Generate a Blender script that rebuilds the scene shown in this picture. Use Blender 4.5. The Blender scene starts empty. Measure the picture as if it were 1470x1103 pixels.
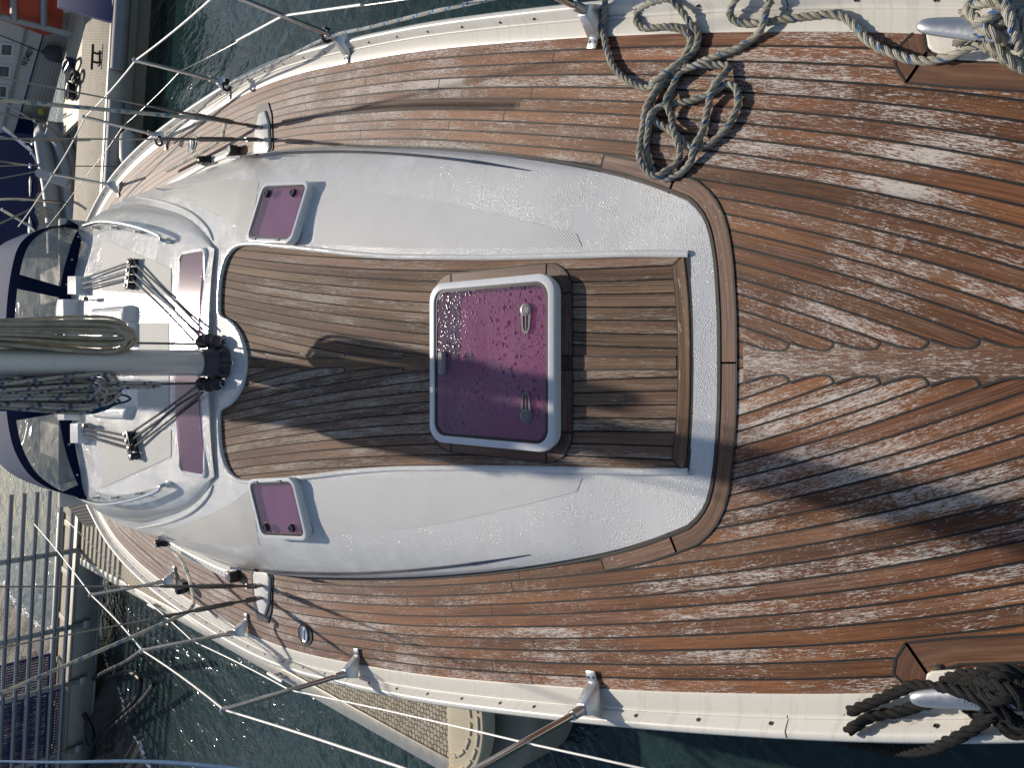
import bpy, bmesh, math, random
from mathutils import Vector, Matrix
from mathutils.bvhtree import BVHTree
random.seed(7)
R = math.radians
scene = bpy.context.scene
COL = scene.collection

# ------------------------------------------------------------------ camera model (metres; x to the viewer's right, y aft, z up)
CAM = Vector((0, 0, 2.0)); PITCH = R(44); F = 1019.0; CX, CY = 735.0, 521.0
FWD = Vector((0, math.cos(PITCH), -math.sin(PITCH))); UP = Vector((0, math.sin(PITCH), math.cos(PITCH))); RT = Vector((1, 0, 0))
def ray(px, py):
    return (FWD*F + UP*(CX-px) + RT*(CY-py)).normalized()
def P(px, py, z=0.0):
    d = ray(px, py); t = (z-CAM.z)/d.z
    return CAM + d*t
def PY(px, py, y):
    d = ray(px, py); return CAM + d*(y/d.y)
def PPL(px, py, p0, n):
    d = ray(px, py); return CAM + d*((Vector(p0)-CAM).dot(n)/d.dot(n))
def HIT(px, py, bvh, off=0.0):
    loc, nrm, i, t = bvh.ray_cast(CAM, ray(px, py))
    if loc is None: return P(px, py, 0.3)
    if nrm.z < 0: nrm = -nrm
    return loc + nrm*off

# ------------------------------------------------------------------ curve helpers
def catmull(pts, n=8, closed=False):
    pts = [Vector(p) for p in pts]; out = []
    m = len(pts); rng = m if closed else m-1
    for i in range(rng):
        if closed: p0, p1, p2, p3 = pts[i-1], pts[i], pts[(i+1) % m], pts[(i+2) % m]
        else: p0, p1, p2, p3 = pts[max(i-1, 0)], pts[i], pts[i+1], pts[min(i+2, m-1)]
        for k in range(n):
            t = k/n
            out.append(0.5*((2*p1)+(p2-p0)*t+(2*p0-5*p1+4*p2-p3)*t*t+(3*p1-p0-3*p2+p3)*t**3))
    if not closed: out.append(pts[-1].copy())
    return out
def resample(pts, step):
    pts = [Vector(p) for p in pts]; out = [pts[0].copy()]; acc = 0.0
    for a, b in zip(pts, pts[1:]):
        L = (b-a).length
        if L < 1e-9: continue
        t = step-acc
        while t <= L:
            out.append(a.lerp(b, t/L)); t += step
        acc = L-(t-step)
    return out
def lin(xs, ys, x):
    if x <= xs[0]: return ys[0]
    for i in range(1, len(xs)):
        if x <= xs[i]:
            t = (x-xs[i-1])/(xs[i]-xs[i-1]); return ys[i-1]*(1-t)+ys[i]*t
    return ys[-1]
def rr(w, h, r, n=6):
    o = []
    for (cx, cy, a0) in ((w/2-r, h/2-r, 0), (-w/2+r, h/2-r, 90), (-w/2+r, -h/2+r, 180), (w/2-r, -h/2+r, 270)):
        for k in range(n+1):
            a = R(a0+90*k/n); o.append((cx+r*math.cos(a), cy+r*math.sin(a)))
    return o

# ------------------------------------------------------------------ mesh builder
WORLD = {}
class G:
    def __init__(s): s.v = []; s.f = []; s.m = []; s.uv = []
    def add(s, vs, fs, mat=0, uvs=None):
        b = len(s.v); s.v += [Vector(v) for v in vs]
        s.uv += list(uvs) if uvs else [(0.0, 0.0)]*len(vs)
        for f in fs: s.f.append(tuple(i+b for i in f)); s.m.append(mat)
        return b
    def grid(s, rows, mat=0, uvs=None, close=False, flip=False):
        n = len(rows[0]); vs = [v for r in rows for v in r]; fs = []
        uv = [u for r in uvs for u in r] if uvs else None
        for i in range(len(rows)-1):
            for j in range(n if close else n-1):
                k = (j+1) % n
                q = (i*n+j, i*n+k, (i+1)*n+k, (i+1)*n+j)
                fs.append(q[::-1] if flip else q)
        return s.add(vs, fs, mat, uv)
    def tube(s, path, r, n=8, mat=0, caps=True, flat=None):
        path = [Vector(p) for p in path]; q = [path[0]]
        for p in path[1:]:
            if (p-q[-1]).length > 1e-6: q.append(p)
        path = q
        if len(path) < 2: return
        T = []
        for i in range(len(path)):
            a = path[max(i-1, 0)]; b = path[min(i+1, len(path)-1)]
            t = b-a
            T.append(t.normalized() if t.length > 1e-9 else Vector((0, 0, 1)))
        u = T[0].orthogonal().normalized()
        if abs(T[0].z) < 0.9: u = Vector((0, 0, 1)).cross(T[0]).normalized()
        rows = []; uvs = []; L = 0.0
        for i, p in enumerate(path):
            if i: L += (p-path[i-1]).length; u = (u-T[i]*u.dot(T[i])); u = u.normalized() if u.length > 1e-6 else T[i].orthogonal().normalized()
            w = T[i].cross(u); rad = r[i] if isinstance(r, (list, tuple)) else r
            fx, fy = flat if flat else (1, 1)
            rows.append([p+(u*math.cos(2*math.pi*k/n)*fx+w*math.sin(2*math.pi*k/n)*fy)*rad for k in range(n+1)])
            uvs.append([(L, k/n) for k in range(n+1)])
        s.grid(rows, mat, uvs)
        if caps:
            s.add(rows[0][:n][::-1], [tuple(range(n))], mat); s.add(rows[-1][:n], [tuple(range(n))], mat)
    def prism(s, poly, z0, z1, mat=0, top=True, bottom=True, M=None):
        n = len(poly); z0f = z0 if callable(z0) else (lambda x, y: z0); z1f = z1 if callable(z1) else (lambda x, y: z1)
        lo = [Vector((p[0], p[1], z0f(p[0], p[1]))) for p in poly]; hi = [Vector((p[0], p[1], z1f(p[0], p[1]))) for p in poly]
        if M: lo = [M@v for v in lo]; hi = [M@v for v in hi]
        area = sum(poly[i][0]*poly[(i+1) % n][1]-poly[(i+1) % n][0]*poly[i][1] for i in range(n))
        vs = lo+hi; fs = []
        for i in range(n):
            k = (i+1) % n; q = (i, k, n+k, n+i); fs.append(q if area > 0 else q[::-1])
        t = tuple(range(n, 2*n)); b = tuple(range(n))[::-1]
        if area < 0: t, b = t[::-1], b[::-1]
        if top: fs.append(t)
        if bottom: fs.append(b)
        s.add(vs, fs, mat)
    def box(s, c, size, mat=0, M=None):
        x, y, z = size[0]/2, size[1]/2, size[2]/2; c = Vector(c)
        vs = [Vector((a*x, b*y, d*z)) for d in (-1, 1) for a, b in ((-1, -1), (1, -1), (1, 1), (-1, 1))]
        vs = [(M@v if M else v)+c for v in vs]
        s.add(vs, [(3, 2, 1, 0), (4, 5, 6, 7), (0, 1, 5, 4), (1, 2, 6, 5), (2, 3, 7, 6), (3, 0, 4, 7)], mat)
    def hexa(s, lo, hi, mat=0):      # two matching 4-loops (counter-clockwise seen from above)
        s.add(list(lo)+list(hi), [(3, 2, 1, 0), (4, 5, 6, 7), (0, 1, 5, 4), (1, 2, 6, 5), (2, 3, 7, 6), (3, 0, 4, 7)], mat)
    def loops(s, levels, M, mat=0, cap0=False, cap1=False, n=6):   # levels: (w, h, r, z)
        rows = [[M@Vector((x, y, z)) for x, y in rr(w, h, r, n)] for (w, h, r, z) in levels]
        s.grid(rows, mat, close=True)
        k = len(rows[0])
        if cap0: s.add(rows[0], [tuple(range(k))[::-1]], mat)
        if cap1: s.add(rows[-1], [tuple(range(k))], mat)
    def lathe(s, prof, M, n=16, mat=0):   # prof: (r, z)
        rows = [[M@Vector((r*math.cos(2*math.pi*k/n), r*math.sin(2*math.pi*k/n), z)) for k in range(n)] for r, z in prof]
        s.grid(rows, mat, close=True)
    def sweep(s, path, prof, mat=0, side=1):   # path in xy, prof: (outward offset, z) with outward = +side normal
        rows = []; uvs = []; L = 0
        for i, p in enumerate(path):
            a = path[max(i-1, 0)]; b = path[min(i+1, len(path)-1)]
            t = Vector((b[0]-a[0], b[1]-a[1])).normalized(); nn = Vector((t.y, -t.x))*side
            if i: L += math.hypot(p[0]-path[i-1][0], p[1]-path[i-1][1])
            rows.append([Vector((p[0]+nn.x*o, p[1]+nn.y*o, z)) for o, z in prof]); uvs.append([(L, o) for o, z in prof])
        s.grid(rows, mat, uvs, flip=(side > 0))
    def build(s, name, mats, parent=None, smooth=True, angle=35, bevel=0, segs=2, recalc=False, weld=False, label=None, cat=None, group=None, kind=None):
        if not isinstance(mats, (list, tuple)): mats = [mats]
        c = Vector((0, 0, 0))
        if s.v:
            mn = [min(v[i] for v in s.v) for i in range(3)]; mx = [max(v[i] for v in s.v) for i in range(3)]
            c = Vector(((mn[0]+mx[0])/2, (mn[1]+mx[1])/2, mn[2] if parent is None else (mn[2]+mx[2])/2))
        me = bpy.data.meshes.new(name)
        me.from_pydata([v-c for v in s.v], [], s.f)
        for mt in mats: me.materials.append(mt)
        me.polygons.foreach_set('material_index', s.m)
        uvl = me.uv_layers.new(name='UVMap')
        lv = [0]*len(me.loops); me.loops.foreach_get('vertex_index', lv)
        flat = []
        for i in lv: flat += s.uv[i]
        uvl.data.foreach_set('uv', flat)
        me.validate(); me.update()
        bm = bmesh.new(); bm.from_mesh(me)
        if weld: bmesh.ops.remove_doubles(bm, verts=bm.verts, dist=1e-5)
        if recalc: bmesh.ops.recalc_face_normals(bm, faces=bm.faces)
        if bevel:
            ed = [e for e in bm.edges if len(e.link_faces) == 2 and e.calc_face_angle(0) > R(30)]
            bmesh.ops.bevel(bm, geom=ed, offset=bevel, segments=segs, affect='EDGES', profile=0.5)
        if smooth:
            for f in bm.faces: f.smooth = True
            for e in bm.edges:
                if len(e.link_faces) == 2 and e.calc_face_angle(0) > R(angle): e.smooth = False
        bm.to_mesh(me); bm.free()
        o = bpy.data.objects.new(name, me); COL.objects.link(o)
        place(o, c, parent); tag(o, label, cat, group, kind)
        return o
def place(o, c, parent=None):
    o.location = c; WORLD[o] = Vector(c)
    if parent is not None:
        o.parent = parent; o.matrix_parent_inverse = Matrix.Translation(-WORLD[parent])
def tag(o, label=None, cat=None, group=None, kind=None):
    if label: o['label'] = label
    if cat: o['category'] = cat
    if group: o['group'] = group
    if kind: o['kind'] = kind
def thing(name, loc, label, cat, group=None):
    o = bpy.data.objects.new(name, None); COL.objects.link(o); o.empty_display_size = 0.2
    place(o, Vector(loc)); tag(o, label, cat, group); return o
def copy_tree(o, off, parent=None):
    c = o.copy(); COL.objects.link(c)
    if parent is None:
        c.location = Vector(o.location)+Vector(off); WORLD[c] = WORLD[o]+Vector(off)
    else:
        WORLD[c] = WORLD[o]+Vector(off); c.location = WORLD[c]; c.parent = parent; c.matrix_parent_inverse = Matrix.Translation(-WORLD[parent])
    for ch in list(o.children): copy_tree(ch, off, c)
    return c

# ------------------------------------------------------------------ material helpers
class NT:
    def __init__(s, name):
        s.mat = bpy.data.materials.new(name); s.mat.use_nodes = True; s.t = s.mat.node_tree; s.t.nodes.clear()
        s.out = s.t.nodes.new('ShaderNodeOutputMaterial')
    def n(s, ty, ins=None, **pr):
        nd = s.t.nodes.new('ShaderNode'+ty)
        for k, v in pr.items(): setattr(nd, k, v)
        for k, v in (ins or {}).items(): s.set(nd.inputs[k], v)
        return nd
    def set(s, sock, v):
        if isinstance(v, bpy.types.NodeSocket): s.t.links.new(v, sock)
        else:
            if sock.type == 'RGBA' and len(v) == 3: v = (*v, 1)
            sock.default_value = v
    def m(s, op, a, b=0.0, c=0.0, clamp=False):
        nd = s.n('Math', operation=op, use_clamp=clamp)
        for i, v in enumerate((a, b, c)): s.set(nd.inputs[i], v)
        return nd.outputs[0]
    def mix(s, f, a, b, blend='MIX'):
        nd = s.n('Mix', data_type='RGBA', blend_type=blend); s.set(nd.inputs[0], f); s.set(nd.inputs[6], a); s.set(nd.inputs[7], b)
        return nd.outputs[2]
    def step(s, x, a, b):
        nd = s.n('MapRange', interpolation_type='SMOOTHSTEP'); s.set(nd.inputs[0], x); s.set(nd.inputs[1], a); s.set(nd.inputs[2], b)
        return nd.outputs[0]
    def noise(s, vec, scale, detail=3, rough=0.5, dims='3D', dist=0.0):
        nd = s.n('TexNoise', {'Scale': scale, 'Detail': detail, 'Roughness': rough, 'Distortion': dist}, noise_dimensions=dims)
        s.set(nd.inputs['Vector'], vec); return nd.outputs[0]
    def voro(s, vec, scale, feature='F1', out=0, rand=1.0):
        nd = s.n('TexVoronoi', {'Scale': scale, 'Randomness': rand}, feature=feature); s.set(nd.inputs['Vector'], vec); return nd.outputs[out]
    def obj(s): return s.n('TexCoord').outputs['Object']
    def scale(s, vec, sc):
        nd = s.n('Mapping'); s.set(nd.inputs[0], vec); nd.inputs['Scale'].default_value = sc; return nd.outputs[0]
    def bump(s, h, strength=0.3, dist=0.01, normal=None):
        nd = s.n('Bump', {'Strength': strength, 'Distance': dist}); s.set(nd.inputs['Height'], h)
        if normal is not None: s.set(nd.inputs['Normal'], normal)
        return nd.outputs[0]
    def bsdf(s, color=None, rough=0.5, metal=0.0, normal=None, **kw):
        b = s.n('BsdfPrincipled')
        if color is not None: s.set(b.inputs['Base Color'], color)
        s.set(b.inputs['Roughness'], rough); s.set(b.inputs['Metallic'], metal)
        if normal is not None: s.set(b.inputs['Normal'], normal)
        for k, v in kw.items(): s.set(b.inputs[k.replace('_', ' ')], v)
        return b.outputs[0]
    def schlick(s, nrm):
        lw = s.n('LayerWeight', {'Normal': nrm}); return s.m('ADD', 0.04, s.m('MULTIPLY', s.m('POWER', lw.outputs['Facing'], 5.0), 0.9))
    def done(s, shader): s.t.links.new(shader, s.out.inputs[0]); return s.mat

def plain(name, col, rough=0.5, metal=0.0, var=0.12, bump=0.0, scale=30, coat=0.0, spec=None):
    t = NT(name); o = t.obj()
    nz = t.noise(o, scale, 4, 0.6); nz2 = t.noise(o, scale*0.15, 3, 0.5)
    k = t.m('ADD', t.m('MULTIPLY', t.m('SUBTRACT', nz, 0.5), var*2), t.m('MULTIPLY', t.m('SUBTRACT', nz2, 0.5), var*2))
    c = t.mix(1.0, col, t.n('CombineXYZ', {0: t.m('ADD', k, 1.0), 1: t.m('ADD', k, 1.0), 2: t.m('ADD', k, 1.0)}).outputs[0], 'MULTIPLY')
    rg = t.m('ADD', rough, t.m('MULTIPLY', t.m('SUBTRACT', nz, 0.5), 0.2), clamp=True)
    kw = {'normal': t.bump(nz, bump, 0.005)} if bump else {}
    if coat: kw['Coat_Weight'] = coat
    if spec is not None: kw['Specular_IOR_Level'] = spec
    return t.done(t.bsdf(c, rg, metal, **kw))

def teak(name, dark, light, pale, w=0.045, wear=0.0, seam=0.065, aft_fade=False, butt=True, greyc=(0.33, 0.29, 0.26), seed=0.0, crack=0.0, rough0=0.46, spec=0.45, lng=1.0):
    t = NT(name); uv = t.n('UVMap').outputs[0]; sp = t.n('SeparateXYZ', {0: uv}); u, v = sp.outputs[0], sp.outputs[1]
    idn = t.m('FLOOR', v) if seam > 0 else t.m('MULTIPLY', v, 0.0); f = t.m('SUBTRACT', v, t.m('FLOOR', v))
    wn = t.n('TexWhiteNoise', {'W': t.m('ADD', idn, 17.3+seed)}, noise_dimensions='1D'); r1 = wn.outputs['Value']
    rc = t.n('SeparateColor', {0: wn.outputs['Color']}); r2, r3 = rc.outputs[1], rc.outputs[2]
    uu = t.m('ADD', u, t.m('MULTIPLY', r1, 17.0)); vm = t.m('MULTIPLY', v, w)
    # board segments between butt joints
    seg = t.m('DIVIDE', uu, 1.9); sid = t.m('FLOOR', seg) if butt else t.m('MULTIPLY', u, 0.0); sf = t.m('SUBTRACT', seg, sid)
    wn2 = t.n('TexWhiteNoise', {'W': t.m('ADD', t.m('MULTIPLY', sid, 3.7), t.m('MULTIPLY', idn, 11.13))}, noise_dimensions='1D'); r4 = wn2.outputs['Value']
    vec = lambda a, b, c=0.0: t.n('CombineXYZ', {0: t.m('MULTIPLY', uu, a), 1: t.m('MULTIPLY', vm, b), 2: c}).outputs[0]
    grain = t.noise(vec(5*lng, 260, r2), 1.0, 5, 0.65)
    streak = t.noise(vec(30*lng, 420, r3), 1.0, 4, 0.7)
    fleck = t.noise(vec(95*lng, 620, r3), 1.0, 3, 0.65)
    blot = t.noise(vec(1.8, 10, t.m('MULTIPLY', r1, 0.7)), 1.0, 5, 0.62)
    fine = t.noise(vec(30, 700), 1.0, 2, 0.5)
    tone = t.noise(vec(0.9, 9, t.m('MULTIPLY', r3, 30.0)), 1.0, 3, 0.5)
    col = t.mix(t.step(t.m('ADD', grain, t.m('MULTIPLY', t.m('SUBTRACT', tone, 0.5), 0.9)), 0.25, 0.8), dark, light)
    tint = t.m('ADD', 0.72, t.m('MULTIPLY', t.m('ADD', r2, r4), 0.29))
    col = t.mix(1.0, col, t.n('CombineXYZ', {0: tint, 1: t.m('MULTIPLY', tint, t.m('ADD', 0.95, t.m('MULTIPLY', r3, 0.1))), 2: tint}).outputs[0], 'MULTIPLY')
    if aft_fade:
        fade = t.step(u, 2.6, 5.6)
        col = t.mix(t.m('MULTIPLY', fade, 0.62), col, greyc)
        wearb = t.m('ADD', wear, t.m('MULTIPLY', fade, 0.02))
    else: wearb = wear
    # silver-grey weathering, soft
    silver = t.step(t.m('ADD', t.noise(vec(1.1, 18, t.m('MULTIPLY', r2, 50.0)), 1.0, 4, 0.6), t.m('MULTIPLY', t.m('SUBTRACT', grain, 0.5), 0.5)), 0.5, 0.78)
    col = t.mix(t.m('MULTIPLY', silver, 0.4), col, greyc)
    k = t.m('ADD', t.m('ADD', blot, t.m('MULTIPLY', t.m('SUBTRACT', streak, 0.5), 1.35)), t.m('ADD', t.m('MULTIPLY', t.m('SUBTRACT', r4, 0.5), 0.15), wearb))
    k = t.m('ADD', k, t.m('MULTIPLY', t.m('SUBTRACT', fleck, 0.5), 0.95))
    zone = t.noise(t.obj(), 1.7, 4, 0.6, dist=0.4)
    k = t.m('ADD', k, t.m('MULTIPLY', t.m('SUBTRACT', zone, 0.5), 0.75 if lng == 1.0 else 0.4))
    wr = t.m('ADD', t.m('MULTIPLY', t.step(k, 0.60, 0.82), 0.28), t.m('MULTIPLY', t.step(k, 0.70, 0.735), 0.72))
    col = t.mix(t.m('MULTIPLY', wr, 0.88), col, pale)
    col = t.mix(t.m('MULTIPLY', t.step(fine, 0.62, 0.75), 0.35), col, dark)
    edge = t.m('MINIMUM', f, t.m('SUBTRACT', 1.0, f))
    wob = t.m('MULTIPLY', t.m('SUBTRACT', t.noise(vec(25, 20), 1.0, 2), 0.5), 0.03+crack)
    sm = t.m('SUBTRACT', 1.0, t.step(t.m('ADD', edge, wob), seam*0.85, seam*1.1)) if seam > 0 else t.m('MULTIPLY', v, 0.0)
    if butt:
        bt = t.m('MULTIPLY', t.m('LESS_THAN', t.m('MULTIPLY', t.m('MINIMUM', sf, t.m('SUBTRACT', 1.0, sf)), 1.9), 0.0028), t.m('GREATER_THAN', u, 2.0))
        sm = t.m('MAXIMUM', sm, bt)
    dirt = t.m('MULTIPLY', t.m('SUBTRACT', 1.0, t.step(edge, seam, seam*2.6)), 0.3) if seam > 0 else 0.0
    col = t.mix(dirt, col, (0.05, 0.035, 0.03))
    col = t.mix(sm, col, (0.012, 0.011, 0.011))
    h = t.m('ADD', t.m('MULTIPLY', sm, -1.0), t.m('ADD', t.m('MULTIPLY', grain, 0.35), t.m('MULTIPLY', wr, 0.1)))
    rough = t.m('ADD', rough0, t.m('MULTIPLY', wr, 0.2))
    return t.done(t.bsdf(col, rough, 0, t.bump(h, 0.5, 0.004), Specular_IOR_Level=spec))

def gelcoat(name, col, drops=1.0, rough=0.16, dirt=0.08):
    t = NT(name); o = t.obj()
    nz = t.noise(o, 3, 4, 0.6); nf = t.noise(o, 60, 3, 0.6)
    c = t.mix(t.m('MULTIPLY', t.step(nz, 0.35, 0.8), dirt*2), col, (col[0]*0.78, col[1]*0.78, col[2]*0.76))
    streak = t.noise(t.scale(o, (5, 42, 5)), 1.0, 4, 0.6, dist=0.5)
    runs = t.step(streak, 0.52, 0.62)
    c = t.mix(t.m('MULTIPLY', runs, dirt*2.2), c, (col[0]*0.72, col[1]*0.72, col[2]*0.70))
    blotch = t.step(t.noise(o, 22, 5, 0.7), 0.55, 0.75); c = t.mix(t.m('MULTIPLY', blotch, dirt*0.4), c, (col[0]*0.6, col[1]*0.58, col[2]*0.54))
    sc = t.noise(o, 900, 1); spk = t.step(sc, 0.80, 0.84)
    c = t.mix(t.m('MULTIPLY', spk, 0.35), c, (0.3, 0.28, 0.25))
    rs = t.m('MULTIPLY', t.step(t.noise(o, 55, 4, 0.75), 0.66, 0.74), t.step(t.noise(o, 4, 2), 0.5, 0.6)); c = t.mix(t.m('MULTIPLY', rs, dirt*3.0), c, (0.30, 0.19, 0.10))
    h = nf; nrm = t.bump(nf, 0.03, 0.01)
    if drops:
        vd = t.voro(o, 150, 'F1'); v2 = t.voro(o, 330, 'F1'); mask = t.step(t.noise(o, 7, 5, 0.7), 0.36, 0.58)
        dr = t.m('MULTIPLY', t.m('ADD', t.m('SUBTRACT', 1.0, t.step(vd, 0.1, 0.42)), t.m('MULTIPLY', t.m('SUBTRACT', 1.0, t.step(v2, 0.1, 0.5)), 0.5)), mask)
        nrm = t.bump(dr, 0.6*drops, 0.003, nrm)
        rgh = t.m('ADD', rough, t.m('MULTIPLY', t.m('SUBTRACT', nz, 0.5), 0.08))
    else: rgh = t.m('ADD', rough, t.m('MULTIPLY', t.m('SUBTRACT', nz, 0.5), 0.08))
    return t.done(t.bsdf(c, rgh, 0, nrm, Specular_IOR_Level=0.4))

def nonskid(name, col, scale=170):
    t = NT(name); o = t.obj(); sp = t.n('SeparateXYZ', {0: o})
    a = t.m('SINE', t.m('MULTIPLY', sp.outputs[0], scale*3.0)); b = t.m('SINE', t.m('MULTIPLY', sp.outputs[1], scale*3.0))
    pt = t.m('MULTIPLY', a, b); nz = t.noise(o, 40, 4, 0.6); n2 = t.noise(o, 5, 4, 0.6)
    c = t.mix(t.m('MULTIPLY', t.step(pt, 0.1, 0.5), 0.22), col, (col[0]*0.6, col[1]*0.62, col[2]*0.62))
    c = t.mix(t.m('MULTIPLY', t.step(n2, 0.4, 0.7), 0.22), c, (col[0]*0.75, col[1]*0.75, col[2]*0.74))
    wet = t.step(t.noise(o, 120, 2), 0.66, 0.72)
    return t.done(t.bsdf(c, t.m('SUBTRACT', 0.62, t.m('MULTIPLY', wet, 0.4)), 0, t.bump(t.m('ADD', pt, t.m('MULTIPLY', nz, 0.6)), 0.35, 0.002), Specular_IOR_Level=0.3))

def ropemat(name, base, fleck, amount=0.35, freq=55, rough=0.85):
    t = NT(name); uv = t.n('UVMap').outputs[0]; sp = t.n('SeparateXYZ', {0: uv}); u, v = sp.outputs[0], sp.outputs[1]
    o = t.obj()
    a = t.m('SINE', t.m('ADD', t.m('MULTIPLY', u, freq*6.28*1.5), t.m('MULTIPLY', v, 6.283*3)))
    b = t.m('SINE', t.m('SUBTRACT', t.m('MULTIPLY', u, freq*6.28*1.5), t.m('MULTIPLY', v, 6.283*3)))
    wv = t.m('MULTIPLY', a, b); dirt = t.noise(o, 14, 4, 0.6); fz = t.noise(o, 260, 2)
    c = t.mix(t.step(dirt, 0.3, 0.75), base, (base[0]*0.6, base[1]*0.58, base[2]*0.54))
    c = t.mix(t.m('MULTIPLY', t.step(fz, 0.5, 0.75), 0.4), c, (base[0]*0.45, base[1]*0.45, base[2]*0.44))
    if amount:
        fl = t.m('MULTIPLY', t.step(t.m('SINE', t.m('ADD', t.m('MULTIPLY', u, freq*2.2), t.m('MULTIPLY', v, 6.283))), 1-amount, 1.02-amount), t.step(t.m('SINE', t.m('MULTIPLY', u, freq*9)), -0.3, 0.1))
        c = t.mix(t.m('MULTIPLY', fl, 0.9), c, fleck)
    return t.done(t.bsdf(c, rough, 0, t.bump(t.m('ADD', wv, t.m('MULTIPLY', fz, 0.8)), 0.5, 0.002)))
def strandmat(name, base, rough=0.85):
    t = NT(name); uv = t.n('UVMap').outputs[0]; sp = t.n('SeparateXYZ', {0: uv}); u, v = sp.outputs[0], sp.outputs[1]; o = t.obj()
    yarn = t.m('SINE', t.m('ADD', t.m('MULTIPLY', u, 180.0), t.m('MULTIPLY', v, 6.283*9))); fz = t.noise(o, 300, 3, 0.7); dirt = t.noise(o, 10, 4, 0.6)
    c = t.mix(t.step(dirt, 0.35, 0.7), base, (base[0]*0.62, base[1]*0.6, base[2]*0.55))
    c = t.mix(t.m('MULTIPLY', t.step(fz, 0.45, 0.75), 0.5), c, (base[0]*0.4, base[1]*0.4, base[2]*0.38))
    return t.done(t.bsdf(c, rough, 0, t.bump(t.m('ADD', yarn, fz), 0.6, 0.0015)))

def pane_mat(name, tint, drops=True, frost=0.10, rough=0.12):
    t = NT(name); o = t.obj()
    nz = t.noise(t.scale(o, (3, 110, 3)), 1.0, 4, 0.6); n2 = t.noise(o, 5, 4, 0.6); nb = t.noise(t.scale(o, (70, 4, 3)), 1.0, 3, 0.6)
    dens = t.step(t.m('ADD', t.noise(o, 3.2, 4, 0.65), t.m('MULTIPLY', t.n('SeparateXYZ', {0: o}).outputs[0], 0.35)), 0.30, 0.58)
    wob = t.m('MULTIPLY', t.noise(o, 120, 2), 0.30)
    dr = 0.0
    if drops:
        d1 = t.m('SUBTRACT', 1.0, t.step(t.m('ADD', t.voro(o, 40, 'F1'), wob), 0.44, 0.50)); d2 = t.m('SUBTRACT', 1.0, t.step(t.m('ADD', t.voro(o, 75, 'F1'), wob), 0.42, 0.49))
        pick = t.m('GREATER_THAN', t.noise(o, 34, 2, 0.5), 0.47)
        dr = t.m('MULTIPLY', t.m('MAXIMUM', t.m('MULTIPLY', d1, pick), t.m('MULTIPLY', d2, 0.8)), dens)
    tr = t.n('BsdfTransparent', {'Color': t.mix(dr, tint, (tint[0]*0.52, tint[1]*0.34, tint[2]*0.50)) if drops else tint})
    df = t.n('BsdfDiffuse', {'Color': t.mix(n2, (0.20, 0.13, 0.19), (0.36, 0.26, 0.33))})
    hz = t.m('ADD', frost, t.m('ADD', t.m('MULTIPLY', t.step(nz, 0.45, 0.8), 0.13), t.m('MULTIPLY', t.step(nb, 0.5, 0.85), 0.10)))
    if drops: hz = t.m('ADD', t.m('MULTIPLY', t.m('MULTIPLY', hz, t.m('SUBTRACT', 1.0, t.m('MULTIPLY', dr, 0.9))), 1.0), t.m('MULTIPLY', t.m('MULTIPLY', dens, t.m('SUBTRACT', 1.0, dr)), 0.18))
    m1 = t.n('MixShader', {0: hz, 1: tr.outputs[0], 2: df.outputs[0]})
    nrm = t.bump(t.m('ADD', t.m('MULTIPLY', nz, 0.2), dr), 0.15, 0.004)
    gl = t.n('BsdfGlossy', {'Color': (1, 1, 1, 1), 'Roughness': rough, 'Normal': nrm})
    m2 = t.n('MixShader', {0: t.schlick(nrm), 1: m1.outputs[0], 2: gl.outputs[0]})
    return t.done(m2.outputs[0])

# ------------------------------------------------------------------ materials
M = {}
M['teak_deck'] = teak('teak_deck', (0.07, 0.027, 0.012), (0.24, 0.098, 0.037), (0.56, 0.52, 0.48), wear=0.06, aft_fade=True, greyc=(0.30, 0.205, 0.165), rough0=0.55, spec=0.3)
M['teak_roof'] = teak('teak_roof', (0.095, 0.056, 0.036), (0.29, 0.187, 0.124), (0.47, 0.42, 0.36), wear=0.07, butt=False, greyc=(0.24, 0.19, 0.155), seed=5.0, crack=0.05, lng=0.3, seam=0.055, rough0=0.7, spec=0.16)
M['teak_king'] = teak('teak_king', (0.08, 0.036, 0.019), (0.21, 0.098, 0.046), (0.50, 0.46, 0.42), wear=0.08, seam=-1.0, butt=False, greyc=(0.31, 0.25, 0.21), seed=3.0)
M['teak_roof_king'] = teak('teak_roof_king', (0.085, 0.048, 0.03), (0.225, 0.142, 0.092), (0.42, 0.37, 0.32), wear=-0.06, seam=-1.0, butt=False, greyc=(0.24, 0.19, 0.155), seed=6.0, lng=0.3, rough0=0.7, spec=0.16)
M['teak_trim'] = teak('teak_trim', (0.08, 0.034, 0.02), (0.18, 0.085, 0.046), (0.45, 0.41, 0.37), wear=-0.1, butt=False, greyc=(0.27, 0.2, 0.16), seed=9.0)
M['caulk'] = plain('caulk', (0.013, 0.012, 0.012), 0.6)
M['gel'] = gelcoat('gelcoat_wet', (0.70, 0.70, 0.695), 1.0, 0.16, 0.06)
M['gel_dry'] = gelcoat('gelcoat_dry', (0.66, 0.66, 0.64), 0.0, 0.3, 0.12)
M['cream'] = gelcoat('gelcoat_cream', (0.62, 0.60, 0.54), 0.0, 0.35, 0.12)
M['nonskid'] = nonskid('nonskid_grey', (0.64, 0.64, 0.635))
M['nonskid_beige'] = nonskid('nonskid_beige', (0.61, 0.60, 0.565), 260)
M['stripe'] = plain('stripe_navy', (0.02, 0.028, 0.07), 0.3)
M['steel'] = plain('stainless', (0.62, 0.62, 0.62), 0.18, 1.0, 0.06)
M['steel_dark'] = plain('rigging_steel', (0.16, 0.15, 0.145), 0.35, 0.8, 0.15, 0.1)
M['wire'] = plain('wire_steel', (0.33, 0.32, 0.31), 0.35, 0.9, 0.15, 0.3, 200)
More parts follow.
